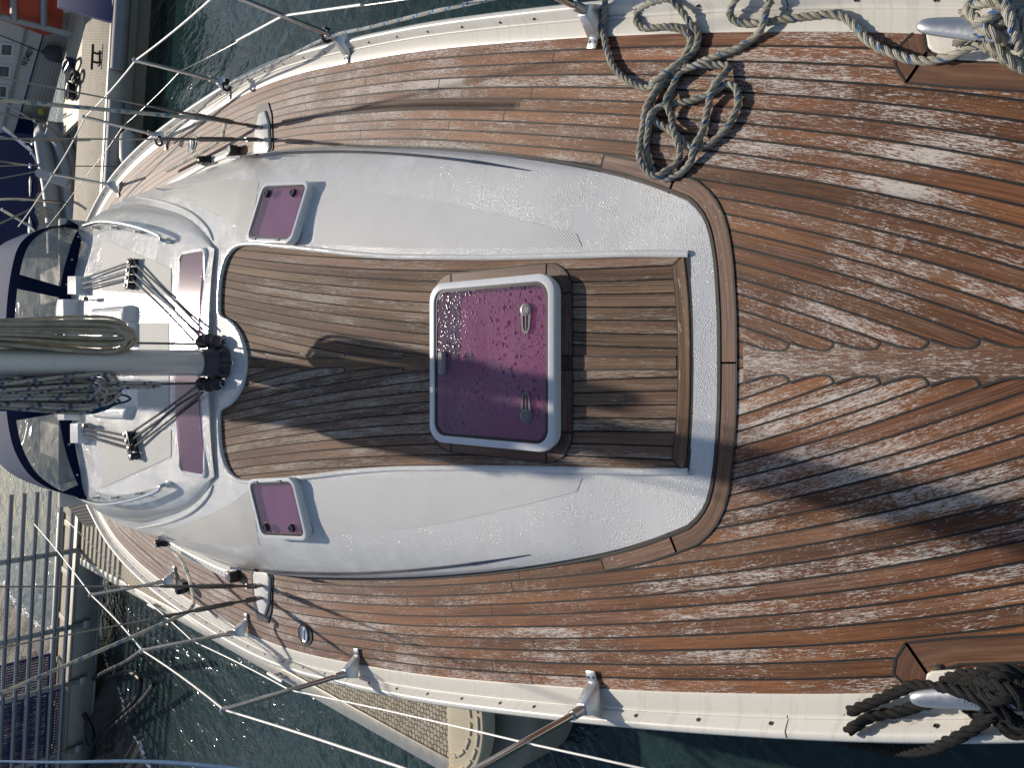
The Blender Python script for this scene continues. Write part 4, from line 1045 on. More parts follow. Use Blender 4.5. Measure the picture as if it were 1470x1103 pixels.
# ------------------------------------------------------------------ mooring cleats in their pads
for sgn in (1, -1):
    Y = lambda b: CY-sgn*b
    pad_px = [(1328, 486), (1333, 452), (1340, 446), (1379, 434), (1470, 431), (1700, 425), (1700, 520), (1470, 486)] if sgn > 0 else [(1326, 484), (1331, 446), (1338, 442), (1400, 438), (1470, 437), (1700, 432), (1700, 520), (1470, 486)]
    pd = [P(a, Y(b), 0) for a, b in pad_px]
    g = G(); g.prism([(p.x, p.y) for p in pd], -0.002, 0.010); g.build('cleat_pad', M['cream'], yacht, bevel=0.006, segs=3)
    g = G()
    A1 = [(1326, 486), (1330, 448)]; B1 = [(1284, 450), (1300, 404)]
    kk = lambda L_: [P(a, Y(b), 0) for a, b in L_]
    # short mitred end board and the long inner board
    plank(g, kk([(1325, 487), (1327, 470), (1331, 446)]), kk([(1283, 447), (1286, 425), (1301, 402)]), zd, 0, 590)
    plank(g, kk([(1331, 446), (1379, 433), (1470, 430), (1700, 424)]), kk([(1301, 402), (1360, 396), (1470, 389), (1700, 376)]), zd, 0, 592)
    g.build('cleat_margin', [M['teak_trim'], M['caulk']], yacht, smooth=False)
    ctr = P(1440, Y(478), 0.09) if sgn > 0 else P(1415, Y(482), 0.09)
    tip = P(1318, Y(483), 0.085) if sgn > 0 else P(1309, Y(480), 0.08)
    d = tip-ctr; d.z = 0; Lh = d.length; d.normalize(); nn = Vector((-d.y, d.x, 0))
    g = G(); rows = []
    for i in range(25):
        t = -math.cos(math.pi*i/24); k = math.sqrt(max(0, 1-abs(t)**16)); hw_ = (0.026-0.005*abs(t)**2)*(0.72+0.28*(1-abs(t)))*k*1.15; hz = (0.012+0.003*(1-abs(t)))*k
        c_ = ctr+d*(t*Lh)+Vector((0, 0, 0.006*t*t))
        rows.append([c_+nn*(hw_*math.cos(a))+Vector((0, 0, hz*math.sin(a))) for a in [2*math.pi*q/20 for q in range(20)]])
    g.grid(rows, close=True)
    for t in (-0.30, 0.30):
        c_ = ctr+d*(t*Lh); g.tube([c_-Vector((0, 0, 0.085)), c_-Vector((0, 0, 0.07)), c_-Vector((0, 0, 0.02)), c_], [0.028, 0.017, 0.014, 0.02], 14)
    g.build('cleat', M['cast'], yacht, recalc=True)
    p = P(1345, Y(436), 0.011) if sgn < 0 else None
    if p: g = G(); g.lathe([(0.007, 0), (0.005, 0.002), (0, 0.0022)], Matrix.Translation(p), 10); g.build('screw', M['steel_dark'], yacht)

# ------------------------------------------------------------------ loose ropes (things of their own)
def rope_path(px_pts, r, z0=0.005, n=10, lift=None):
    """picture trace -> path on the deck; later turns lie on top of earlier ones"""
    base = catmull([P(a, b, (z or 0)+r+z0) if len(q) > 2 else P(a, b, r+z0) for q in px_pts for a, b, z in [(q[0], q[1], q[2] if len(q) > 2 else 0)]], n)
    base = resample(base, 0.006)
    m = len(base); z = [p.z for p in base]; cell = {}; S = 2.2*r
    for i, p in enumerate(base):
        k = (int(p.x//S), int(p.y//S))
        for a in (-1, 0, 1):
            for b in (-1, 0, 1):
                for j in cell.get((k[0]+a, k[1]+b), ()):
                    if i-j > 14 and math.hypot(base[j].x-p.x, base[j].y-p.y) < 1.7*r: z[i] = max(z[i], z[j]+1.75*r)
        cell.setdefault(k, []).append(i)
    for _ in range(14): z = [z[0]]+[max(z[i], (z[i-1]+z[i]+z[i+1])/3) if _ < 7 else (z[i-1]+2*z[i]+z[i+1])/4 for i in range(1, m-1)]+[z[-1]]
    return [Vector((p.x, p.y, q)) for p, q in zip(base, z)]
def laid_rope(g, path, r, pitch=None, blue=True, step=0.005, seed=0, frayed=True):
    pitch = pitch or r*6.6
    path = resample(path, step); m = len(path)
    T = [(path[min(i+1, m-1)]-path[max(i-1, 0)]).normalized() for i in range(m)]
    u = T[0].orthogonal().normalized(); F_ = []
    for i in range(m):
        u = (u-T[i]*u.dot(T[i])).normalized(); F_.append((u.copy(), T[i].cross(u)))
    rs = r*0.53; ro = r*0.50; nb = 9
    for s in range(3):
        rows = []; uvs = []
        for i in range(m):
            a = 2*math.pi*(i*step/pitch+s/3); U, V = F_[i]
            c = path[i]+(U*math.cos(a)+V*math.sin(a))*ro
            rad = U*math.cos(a)+V*math.sin(a); tan = (-U*math.sin(a)+V*math.cos(a))*(2*math.pi*ro/pitch)+T[i]; tan.normalize()
            bn = tan.cross(rad).normalized(); jit = 1+0.07*math.sin(i*0.9+s*2.1+seed)+0.05*math.sin(i*0.23*(s+1))
            rows.append([c+(rad*math.cos(2*math.pi*k/nb)+bn*math.sin(2*math.pi*k/nb))*rs*jit for k in range(nb+1)])
            uvs.append([(i*step, k/nb) for k in range(nb+1)])
        b0 = len(g.f); g.grid(rows, 0, uvs)
        if blue and s == 0:
            for i in range(m-1):
                ph = (i*step/pitch*0.82+0.13*seed) % 1.0
                kk = int(ph*nb)
                for d in (0, 1): g.m[b0+i*nb+(kk+d) % nb] = 1
    # frayed ends
    return path
def fuzz(g, path, r, n, mat=0, seed=1):
    rnd = random.Random(seed)
    for _ in range(n):
        p = rnd.choice(path); d = Vector((rnd.gauss(0, 1), rnd.gauss(0, 1), rnd.gauss(0.2, 1))).normalized()
        g.tube([p+d*r*0.9, p+d*r*(1.25+rnd.random()*0.3)+Vector((rnd.gauss(0, .002), rnd.gauss(0, .002), 0))], 0.0006, 3, mat, caps=False)
RD = 0.0117
trace = [(1470, 100, .02), (1440, 83, .035), (1415, 66, .05), (1395, 66, .045), (1370, 78, .03), (1340, 86, .015), (1312, 86), (1285, 78), (1262, 68), (1243, 55), (1228, 38), (1212, 25), (1193, 20), (1165, 22), (1120, 28), (1085, 33), (1060, 32), (1048, 20, .015), (1052, 4, .05), (1066, -10, .06), (1090, -14, .06), (1104, -4, .055), (1101, 14, .02), (1095, 35, .02), (1085, 52), (1060, 68), (1030, 80), (1000, 91), (980, 100), (957, 116), (940, 135), (933, 155), (940, 172), (960, 186), (975, 197), (986, 208), (1000, 212), (1020, 205), (1042, 185), (1056, 160), (1060, 140), (1055, 125), (1042, 120), (1030, 128), (1010, 138), (985, 146), (960, 148), (944, 158), (934, 180), (928, 205), (930, 226), (937, 245), (950, 256), (966, 254), (986, 240), (1000, 215), (1010, 185), (1015, 160), (1025, 135), (1040, 110), (1046, 97), (1036, 93), (1010, 95), (985, 103), (971, 116), (962, 140), (964, 165), (972, 190), (978, 208), (976, 225), (965, 240), (946, 255), (930, 243), (921, 217), (921, 190), (929, 165), (942, 138), (962, 108), (985, 77), (991, 55), (981, 43), (955, 38), (925, 40), (914, 31), (917, 15), (934, 2, .03), (958, -3, .05), (973, 8, .03), (989, 30, .01), (1002, 47), (1000, 65), (985, 92), (965, 110), (945, 121), (925, 126), (902, 116), (881, 96), (871, 70), (866, 42), (868, 18, .02), (868, 2, .055), (872, -14, .055)]
g = G(); pth = rope_path(trace, RD); laid_rope(g, pth, RD); fuzz(g, pth, RD, 260)
g.build('mooring_line', [M['strand'], M['strand_blue']], None, label='weathered grey laid mooring rope with blue flecks, looped in a tangle on the teak deck', cat='rope')
# the turns made fast on the silver cleat
def wrap_rope(pts, r, name, mats, label, blue=True, extra=(), group=None):
    g = G(); allp = []
    for k, seq in enumerate([pts]+list(extra)):
        pth = resample(catmull([Vector(p) for p in seq], 10), 0.005); laid_rope(g, pth, r, blue=blue, seed=k*2+1); allp += pth
    fuzz(g, allp, r, 160 if blue else 420, seed=5)
    return g.build(name, mats, None, label=label, cat='rope', group=group)
q = lambda a, b, z: P(a, b, z)
wr = [q(1370, 62, .075), q(1392, 52, .085), q(1415, 44, .11), q(1438, 32, .12), q(1462, 18, .11), q(1490, 4, .07), q(1505, 20, .04), q(1490, 55, .04), q(1455, 62, .07), q(1425, 48, .13), q(1405, 30, .125), q(1390, 14, .10), q(1400, 0, .06), q(1430, -8, .05), q(1455, 6, .10), q(1472, 34, .13), q(1480, 66, .08), q(1462, 86, .05), q(1430, 76, .06), q(1404, 52, .10)]
ex = [[q(1382, 18, .05), q(1398, 8, .10), q(1420, 3, .125), q(1448, 10, .13), q(1475, 28, .10), q(1500, 50, .06)], [q(1400, 36, .13), q(1425, 22, .14), q(1455, 8, .12), q(1480, -10, .08)], [q(1410, 62, .08), q(1430, 70, .085), q(1452, 86, .07), q(1480, 104, .03), q(1510, 120, .02)], [q(1428, -12, .07), q(1440, 2, .12), q(1450, 26, .15), q(1460, 52, .12), q(1470, 80, .06)]]
wrap_rope(wr, RD, 'mooring_line', [M['strand'], M['strand_blue']], 'pale rope with blue flecks wound in figure eights over the silver cleat', True, ex)
RB = 0.0145
bk = [q(1219, 1022, .035), q(1232, 1018, .04), q(1255, 1008, .045), q(1285, 995, .05), q(1310, 985, .06), q(1335, 986, .075), q(1360, 990, .095), q(1385, 996, .11), q(1410, 1008, .12), q(1440, 1024, .11), q(1470, 1040, .08), q(1500, 1046, .05)]
ex = [[q(1217, 1050, .06), q(1226, 1044, .062), q(1236, 1038, .05), q(1250, 1030, .035), q(1270, 1026, .03), q(1295, 1022, .03), q(1318, 1014, .03), q(1335, 1010, .04)],
      [q(1352, 984, .05), q(1365, 974, .07), q(1392, 968, .09), q(1415, 975, .11), q(1435, 990, .13), q(1455, 1006, .11), q(1485, 1016, .08)],
      [q(1380, 985, .08), q(1400, 970, .10), q(1430, 962, .105), q(1455, 964, .10), q(1490, 970, .08)],
      [q(1425, 1020, .06), q(1432, 1036, .06), q(1446, 1050, .06), q(1465, 1054, .07), q(1480, 1040, .09), q(1470, 1012, .13), q(1448, 992, .14), q(1420, 980, .12), q(1395, 980, .09)],
      [q(1385, 1008, .06), q(1390, 1020, .045), q(1405, 1026, .05), q(1412, 1008, .10), q(1420, 985, .12), q(1440, 970, .12), q(1470, 980, .10)],
      [q(1440, 1012, .08), q(1420, 1030, .07), q(1400, 1045, .062), q(1370, 1062, .055), q(1340, 1074, .03), q(1310, 1079, -0.03), q(1270, 1076, -.15), q(1200, 1064, -.45)],
      [q(1400, 990, .10), q(1425, 1004, .14), q(1450, 1000, .14), q(1475, 985, .11), q(1500, 970, .08)], [q(1450, 970, .09), q(1470, 990, .12), q(1480, 1030, .09), q(1460, 1046, .08), q(1430, 1040, .08)]]
wrap_rope(bk, RB, 'mooring_line', [M['strand_black'], M['strand_black']], 'black laid mooring rope heaped over the white cleat, two loose tails on the gunwale', False, ex)

# halyard coils hung on the mast
def coil(name, cx, cy_, ztop, zbot, wid, n, r, mat, label, tail=None, seed=1, wraps=(0.75,), dep=0.05, extra=None):
    rnd = random.Random(seed); g = G(); pts = []
    for k in range(n):
        zt = ztop+rnd.uniform(-.02, .03); zb = zbot+rnd.uniform(-.01, .11); w_ = wid*rnd.uniform(0.12, 1.0); yo = rnd.uniform(-dep, dep); xo = rnd.uniform(-.32, .32)*wid
        for a, b in ((-0.32, 0.98), (-0.42, 0.75), (-0.46, 0.5), (-0.5, 0.25), (-0.42, 0.07), (0.0, 0.0), (0.42, 0.07), (0.5, 0.25), (0.46, 0.5), (0.42, 0.75), (0.32, 0.98), (0.0, 1.03)):
            pin = 0.55+0.45*abs(b-0.72)/0.72 if b < 0.98 else 0.6
            pts.append(Vector((cx+xo*(1-b)*0.7+a*w_*min(1, pin)*1.25, cy_+yo+rnd.uniform(-.008, .008), zb+(zt-zb)*b)))
    g.tube(catmull(pts, 4), r, 8)
    for wz in wraps:
        z = zbot+(ztop-zbot)*wz; wp = []
        for k in range(3*14): a = 2*math.pi*k/14; wp.append(Vector((cx+wid*0.46*math.cos(a), cy_+(dep+0.012)*math.sin(a), z+k*r*2.1/14+0.01*math.sin(a*0.5))))
        g.tube(wp, r, 8)
    if extra:
        for e in extra: g.tube(catmull(e, 6), r, 8)
    return g.build(name, mat, None, label=label, cat='rope coil', group='halyard coils on the mast')
coil('halyard_coil', 0.14, MY-0.06, 1.80, 0.80, 0.14, 15, 0.0088, M['halyard_beige'], 'beige halyard coil hanging on the mast beside the white cabin top and bent sea hood', seed=3, wraps=(0.66,), dep=0.045)
coil('halyard_coil', -0.145, MY-0.06, 1.68, 0.93, 0.145, 17, 0.0088, M['halyard_blue_fleck'], 'grey halyard coil with dark blue flecks hanging on the mast over the blue coil', seed=11, wraps=(), dep=0.045,
     extra=[[Vector((-0.10, MY-0.09, 0.98)), Vector((-0.105, MY-0.08, 0.86)), Vector((-0.108, MY-0.07, 0.745)), Vector((-0.118, MY-0.07, 0.735)), Vector((-0.126, MY-0.07, 0.75)), Vector((-0.128, MY-0.08, 0.86)), Vector((-0.13, MY-0.09, 0.99))]])
coil('halyard_coil', -0.185, MY+0.05, 1.6, 0.85, 0.13, 10, 0.006, M['rope_blue'], 'bright blue thin rope coil hanging on the mast behind the flecked coil', seed=21, wraps=(), dep=0.05)

# ------------------------------------------------------------------ background materials
def grating(name, base, sc, dark=(0.09, 0.075, 0.055), plank_=0.0):
    t = NT(name); o = t.obj(); sp = t.n('SeparateXYZ', {0: o})
    a = t.m('SINE', t.m('MULTIPLY', sp.outputs[0], sc)); b = t.m('SINE', t.m('MULTIPLY', sp.outputs[1], sc)); c2 = t.m('SINE', t.m('MULTIPLY', t.m('ADD', sp.outputs[0], sp.outputs[1]), sc*0.5))
    h = t.m('ADD', t.m('MULTIPLY', a, b), t.m('MULTIPLY', c2, 0.35)); nz = t.noise(o, 3, 4, 0.6); nf = t.noise(o, 45, 3, 0.6)
    hole = t.step(t.m('ABSOLUTE', h), 0.34, 0.44); hole = t.m('SUBTRACT', 1.0, hole)
    c = t.mix(t.step(nz, 0.3, 0.75), base, (base[0]*0.8, base[1]*0.77, base[2]*0.7)); c = t.mix(t.m('MULTIPLY', t.step(nf, 0.5, 0.8), 0.3), c, (base[0]*0.6, base[1]*0.58, base[2]*0.52))
    c = t.mix(t.m('MULTIPLY', hole, 0.75), c, dark)
    return t.done(t.bsdf(c, 0.75, 0, t.bump(t.m('SUBTRACT', nf, t.m('MULTIPLY', hole, 2.0)), 0.6, 0.01)))
M['grate'] = grating('moulded_grating', (0.60, 0.53, 0.40), 95.0)
M['grate_fine'] = grating('pontoon_grating', (0.56, 0.50, 0.40), 105.0)
M['beige'] = plain('beige_plastic', (0.54, 0.47, 0.34), 0.55, 0, 0.12, 0.1)
M['float'] = plain('beige_float', (0.28, 0.25, 0.19), 0.6, 0, 0.15, 0.1, 20)
M['dockbeam'] = plain('dock_aluminium', (0.33, 0.31, 0.28), 0.5, 0.5, 0.2, 0.1, 12)
M['side_alu'] = plain('pontoon_side_aluminium', (0.50, 0.48, 0.42), 0.4, 0.5, 0.15, 0.1, 15)
M['bumper'] = plain('grey_bumper', (0.30, 0.30, 0.29), 0.55, 0, 0.12)
M['galv'] = plain('galvanised_rail', (0.36, 0.36, 0.37), 0.45, 0.6, 0.15, 0.1, 20)
M['boat_white'] = gelcoat('boat_white', (0.62, 0.61, 0.59), 0.0, 0.35)
M['boat_cream'] = gelcoat('boat_cream', (0.55, 0.52, 0.46), 0.0, 0.4)
M['dinghy'] = plain('dinghy_pvc', (0.36, 0.37, 0.38), 0.55, 0, 0.1, 0.05, 15)
M['tan'] = plain('tan_strake', (0.36, 0.27, 0.19), 0.6)
M['orange'] = plain('orange_fabric', (0.50, 0.07, 0.03), 0.6, 0, 0.15, 0.1)
M['bluecloth'] = plain('blue_banner', (0.018, 0.024, 0.12), 0.7, 0, 0.15, 0.1)
M['box_dark'] = plain('dock_box_grey', (0.035, 0.037, 0.036), 0.6, 0, 0.15, spec=0.1)
M['box_white'] = plain('dock_box_side', (0.62, 0.62, 0.60), 0.4)
M['brown'] = plain('pile_brown', (0.10, 0.085, 0.07), 0.75, 0, 0.3, 0.3, 10)
M['hose'] = plain('black_hose', (0.012, 0.012, 0.012), 0.45)
M['fender'] = plain('fender_white', (0.58, 0.57, 0.53), 0.5)
M['fender_dark'] = plain('fender_charcoal', (0.07, 0.072, 0.075), 0.6)
M['ink'] = plain('black_lettering', (0.015, 0.015, 0.018), 0.5)
M['winglass'] = plain('dark_window', (0.12, 0.13, 0.13), 0.15)
def meshpanel():
    t = NT('perforated_blue_mesh'); o = t.obj(); v = t.voro(o, 95.0, 'F1', 0, 0.0)
    hole = t.m('SUBTRACT', 1.0, t.step(v, 0.36, 0.40)); tr = t.n('BsdfTransparent'); bs = t.bsdf((0.02, 0.028, 0.13), 0.5)
    mx = t.n('MixShader', {0: hole, 1: bs, 2: tr.outputs[0]}); return t.done(mx.outputs[0])
M['mesh_blue'] = meshpanel(); M['frame_blue'] = plain('blue_paint', (0.02, 0.025, 0.14), 0.45)
def mud():
    t = NT('mud_and_stones'); o = t.obj(); a = t.noise(o, 2.2, 6, 0.65); b = t.noise(o, 14, 5, 0.7); v = t.voro(o, 5.5, 'F1', 1)
    c = t.mix(t.step(a, 0.3, 0.7), (0.055, 0.046, 0.034), (0.15, 0.13, 0.10)); c = t.mix(t.m('MULTIPLY', t.step(b, 0.45, 0.8), 0.6), c, (0.045, 0.04, 0.032))
    return t.done(t.bsdf(c, 0.65, 0, t.bump(t.m('ADD', a, t.m('MULTIPLY', b, 0.6)), 0.9, 0.12)))
M['mud'] = mud(); M['foam'] = plain('foam', (0.7, 0.7, 0.68), 0.5)
M['concrete'] = plain('quay_concrete', (0.40, 0.39, 0.35), 0.85, 0, 0.2, 0.4, 8)

# ------------------------------------------------------------------ the long pontoon astern and the finger pontoon
ZP = -0.75
def dock(x, w, z=ZP): return Vector((x, 11.62-0.225*x+w, z))     # w: metres behind the near edge
root = thing('pontoon', (4, 11, -1.25), 'long floating pontoon with beige grating and grey tube bumper behind the white boat stern', 'pontoon')
def slab(name, x0, x1, w0, w1, z0, z1, mat, par, bev=0.006):
    lo = [dock(x0, w0, z0), dock(x1, w0, z0), dock(x1, w1, z0), dock(x0, w1, z0)]; hi = [Vector((p.x, p.y, z1)) for p in lo]
    g = G(); g.hexa(lo, hi); return g.build(name, mat, par, bevel=bev)
slab('deck_grating', -2.4, 14, 0.02, 1.55, ZP-0.06, ZP, M['grate_fine'], root)
slab('edge_beam', -2.4, 14, -0.06, 0.02, ZP-0.3, ZP+0.015, M['side_alu'], root)
slab('float_box', -2.2, 13.5, 0.1, 1.45, -1.6, ZP-0.06, M['float'], root)
for x0, x1 in ((3.95, 9.0), (1.2, 3.55)):
    g = G(); g.tube([dock(x0, -0.17, ZP-0.08), dock(x1, -0.17, ZP-0.08)], 0.10, 18); g.build('tube_bumper', M['bumper'], root, angle=60)
slab('deck_grating', 3.7, 14, 1.56, 2.6, ZP-0.06, ZP-0.004, M['beige'], root)
c = PPL(143, 84, (0, 0, ZP), Vector((0, 0, 1))); 
g = G(); dx = Vector((1, -0.225, 0)).normalized()
g.tube([c-dx*0.17+Vector((0, 0, .09)), c+dx*0.17+Vector((0, 0, .09))], 0.016, 10)
for s in (-0.06, 0.06): g.tube([c+dx*s, c+dx*s+Vector((0, 0, .09))], 0.016, 10)
g.box(c+Vector((0, 0, .01)), (0.2, 0.09, 0.02)); g.build('pontoon_cleat', M['black'], root)

fin = thing('finger_pontoon', (-2.29, 6, -1.25), 'narrow beige finger pontoon with rounded end along the yacht hull', 'pontoon')
FX0, FX1, FY0, FY1 = -2.68, -1.86, 3.12, 12.2
def boxxy(name, x0, x1, y0, y1, z0, z1, mat, par, bev=0.008, **k):
    g = G(); g.box(((x0+x1)/2, (y0+y1)/2, (z0+z1)/2), (x1-x0, y1-y0, z1-z0)); return g.build(name, mat, par, bevel=bev, **k)
boxxy('deck_grating', FX0+0.10, FX1-0.06, FY0+0.28, FY1, ZP-0.05, ZP, M['grate'], fin)
boxxy('side_beam', FX0, FX0+0.10, FY0+0.28, FY1, ZP-0.14, ZP+0.012, M['side_alu'], fin)
boxxy('side_beam', FX1-0.06, FX1, FY0+0.28, FY1, ZP-0.14, ZP+0.012, M['side_alu'], fin)
boxxy('rub_strip', FX0-0.05, FX0-0.002, FY0+0.25, FY1, ZP-0.16, ZP-0.06, M['dockbeam'], fin)
xm = (FX0+FX1)/2; hw_ = (FX1-FX0)/2
capo = [Vector((xm+hw_*math.cos(a), FY0+0.28+0.34*math.sin(a))) for a in [math.pi+math.pi*k/24 for k in range(25)]]
g = G(); g.prism([(p.x, p.y) for p in capo], ZP-0.08, ZP+0.02); endcap = g.build('end_cap', M['beige'], fin, bevel=0.012, segs=3)
for ring_, nn in ((0.86, 11), (0.66, 8)):
    for k in range(nn):
        a = math.pi+math.pi*(k+0.5)/nn; p = Vector((xm+hw_*ring_*math.cos(a), FY0+0.28+0.34*ring_*math.sin(a), ZP+0.02))
        g = G(); t = Vector((-hw_*math.sin(a), 0.34*math.cos(a), 0)).normalized(); g.loops([(0.085, 0.022, 0.010, 0), (0.08, 0.018, 0.008, 0.01)], Matrix.Translation(p) @ Matrix.Rotation(math.atan2(t.y, t.x), 4, 'Z'), cap1=True); g.build('grip_rib', M['beige'], endcap)
fo = [Vector((xm+hw_*1.02*math.cos(a), FY0+0.26+0.56*math.sin(a))) for a in [math.pi+math.pi*k/24 for k in range(25)]]+[Vector((xm+hw_, FY0+1.2)), Vector((xm-hw_, FY0+1.2))]
g = G(); g.prism([(p.x, p.y) for p in fo], -1.6, ZP-0.14); g.build('float', M['float'], fin, bevel=0.04, segs=4)
boxxy('float', xm-hw_*0.95, xm+hw_*0.95, 6.2, 7.4, -1.6, ZP-0.14, M['float'], fin, 0.04); boxxy('float', xm-hw_*0.95, xm+hw_*0.95, 9.4, 10.6, -1.6, ZP-0.14, M['float'], fin, 0.04)
for yy in (5.6, 8.7):
    c = Vector((FX0+0.05, yy, ZP+0.012)); g = G(); g.tube([c+Vector((0, -.13, .07)), c+Vector((0, .13, .07))], 0.014, 10)
    for s in (-.05, .05): g.tube([c+Vector((0, s, 0)), c+Vector((0, s, .07))], 0.013, 8)
    g.build('pontoon_cleat', M['cast'], fin)
fin.rotation_euler = (0, 0, R(3.3))
# lines lying over the finger and the white spring line
g = G(); g.tube(catmull([P(196, 860, -0.3), P(300, 915, -0.45), P(420, 960, -0.6), P(560, 1035, -0.7)], 6), 0.006, 6); 
# ------------------------------------------------------------------ gangway with railings (left side)
gw = thing('gangway', (-5, 12.8, -1.25), 'grey metal gangway with rail fence and beige grating leading to the quay', 'gangway')
def gslab(name, x0, x1, w0, w1, z0, z1, mat, bev=0.006): return slab(name, x0, x1, w0, w1, z0, z1, mat, gw, bev)
gslab('side_girder', -9.5, -2.05, 0.02, 0.12, -1.05, -0.74, M['dockbeam']); gslab('girder_flange', -9.5, -2.05, -0.03, 0.17, -1.09, -1.052, M['dockbeam']); gslab('girder_cap', -9.5, -2.05, -0.01, 0.15, -0.738, -0.70, M['dockbeam'])
gslab('deck_grating', -9.5, -2.45, 0.20, 1.25, -0.86, -0.80, M['grate'])
for k in range(9): x = -2.6-k*0.8; gslab('cross_plank', x-0.05, x+0.05, 0.2, 1.25, -0.798, -0.785, M['beige'])
gslab('side_girder', -9.5, -2.45, 1.27, 1.36, -1.05, -0.72, M['dockbeam'])
post_x = []
for pxx, pyy in ((135, 786), (128, 894), (118, 976), (108, 1075)):
    d = ray(pxx, pyy); t = (11.62-CAM.y)/(d.y+0.225*d.x); post_x.append((CAM+d*t).x)
for x in post_x:
    for w_ in (0.0,):
        g = G(); b = dock(x, w_-0.03, -0.95); g.box(b+Vector((0, 0, 0.75)), (0.07, 0.05, 1.5)); g.box(b+Vector((0, -0.02, 0.05)), (0.11, 0.05, 0.10)); g.build('rail_post', M['galv'], gw, bevel=0.004)
for k in range(9):
    z = -0.62+k*0.153
    g = G(); g.tube([dock(-9.5, -0.06, z), dock(-1.85, -0.06, z)], 0.030 if k < 8 else 0.035, 8); g.build('rail_bar', M['galv'], gw)
def panel(w_, x0, x1, z0, z1, lab):
    a, b = dock(x0, w_, 0), dock(x1, w_, 0)
    r_ = thing('mesh_panel', ((a.x+b.x)/2, (a.y+b.y)/2, z0), lab, 'panel', 'blue mesh panels on the gangway')
    g = G(); g.add([Vector((a.x, a.y, z0)), Vector((b.x, b.y, z0)), Vector((b.x, b.y, z1)), Vector((a.x, a.y, z1))], [(0, 1, 2, 3)]); 
    g.build('perforated_sheet', M['mesh_blue'], r_, smooth=False)
    g = G(); P4 = [Vector((a.x, a.y, z0)), Vector((b.x, b.y, z0)), Vector((b.x, b.y, z1)), Vector((a.x, a.y, z1))]
    for k in range(4): g.tube([P4[k], P4[(k+1) % 4]], 0.028, 6)
    g.build('panel_frame', M['frame_blue'], r_)
panel(0.22, -9.0, -5.15, -0.72, 0.55, 'blue perforated mesh panel fixed inside the near rail of the gangway'); panel(1.22, -8.8, -4.9, -0.70, 0.62, 'blue perforated mesh panel fixed along the far rail of the gangway')
# ------------------------------------------------------------------ quay bank, foam line, hoses
SHY = [5, 8, 10.8, 12.5, 13.7, 16, 18.4, 21.5, 32]; SHX = [-7.6, -6.6, -5.63, -5.0, -4.57, -5.2, -5.8, -5.7, -6.2]
_sh = smooth_([Vector((lin(SHY, SHX, 5+i*0.2), 5+i*0.2, 0)) for i in range(136)], 8)
def shore(y): return lin([p.y for p in _sh], [p.x for p in _sh], y)+0.10*math.sin(y*2.1)+0.05*math.sin(y*5.3)
g = G(); rows = []; rnd = random.Random(4)
for i in range(150):
    y = 5.2+i*0.175; rows.append([])
    for j in range(40):
        dd = -0.35+j*0.17; h = -1.25+0.16*dd+(0.07*math.sin(y*2.3+dd*3)+0.05*math.sin(y*5.7-dd*4)+rnd.uniform(-.04, .05))*min(1, max(0.15, dd*1.5))
        rows[-1].append(Vector((shore(y)-dd, y, h)))
g.grid(rows); g.build('mud_bank', M['mud'], None, kind='structure', recalc=True)
g = G()
for i in range(420):
    y = 6+rnd.random()*17; x = shore(y)+0.02+rnd.gauss(0, 0.045); r_ = rnd.uniform(.012, .04)
    g.lathe([(r_, 0), (r_*0.7, 0.008), (0, 0.012)], Matrix.Translation((x, y, -1.249)) @ Matrix.Diagonal((0.6, 2.0, 1, 1)), 7)
g.build('foam', M['foam'], None, kind='stuff', label='broken line of white foam where the water meets the mud bank', cat='foam')
g = G(); lo = [Vector((-9.2, 14.5, -1.3)), Vector((-8.3, 14.5, -1.3)), Vector((-8.3, 30, -1.3)), Vector((-9.2, 30, -1.3))]; g.hexa(lo, [p+Vector((0, 0, 1.7)) for p in lo]); g.build('quay_wall', M['concrete'], None, bevel=0.05, label='pale concrete quay wall above the mud bank', cat='wall')
def hose(pts, r, lab):
    g = G(); g.tube(catmull([P(a, b, z) for a, b, z in pts], 8), r, 10); g.build('hose', M['hose'], None, label=lab, cat='hose', group='black hoses by the mud bank')
hose([(128, 980, -1.1), (150, 966, -1.0), (180, 952, -0.9), (207, 933, -0.7)], 0.035, 'thick straight black hose rising over the water nearest the gangway beam')
hose([(155, 975, -1.15), (180, 966, -1.1), (197, 972, -1.1), (202, 985, -1.1), (192, 1008, -1.1), (168, 1030, -1.1), (148, 1048, -1.05), (132, 1075, -0.95), (122, 1110, -0.9)], 0.03, 'black hose bent in a loop over the water and the mud bank')
hose([(221, 984, -0.95), (200, 1010, -1.0), (168, 1038, -1.05), (150, 1052, -1.0)], 0.03, 'short black hose with a grey joint pointing out over the water')
hose([(120, 1025, -0.9), (128, 1040, -0.95), (134, 1062, -1.0), (130, 1110, -0.95)], 0.035, 'black hose hanging down beside the gangway girder')
# blue mooring rope across the corner
g = G(); g.tube(catmull([P(-60, 1092, 0.35), P(60, 1095, 0.3), P(200, 1094, 0.22), P(330, 1104, 0.15), P(420, 1122, 0.08)], 8), 0.014, 10); g.build('mooring_line', M['rope_blue'], None, label='taut bright blue mooring rope across the bottom corner over the gangway', cat='rope')
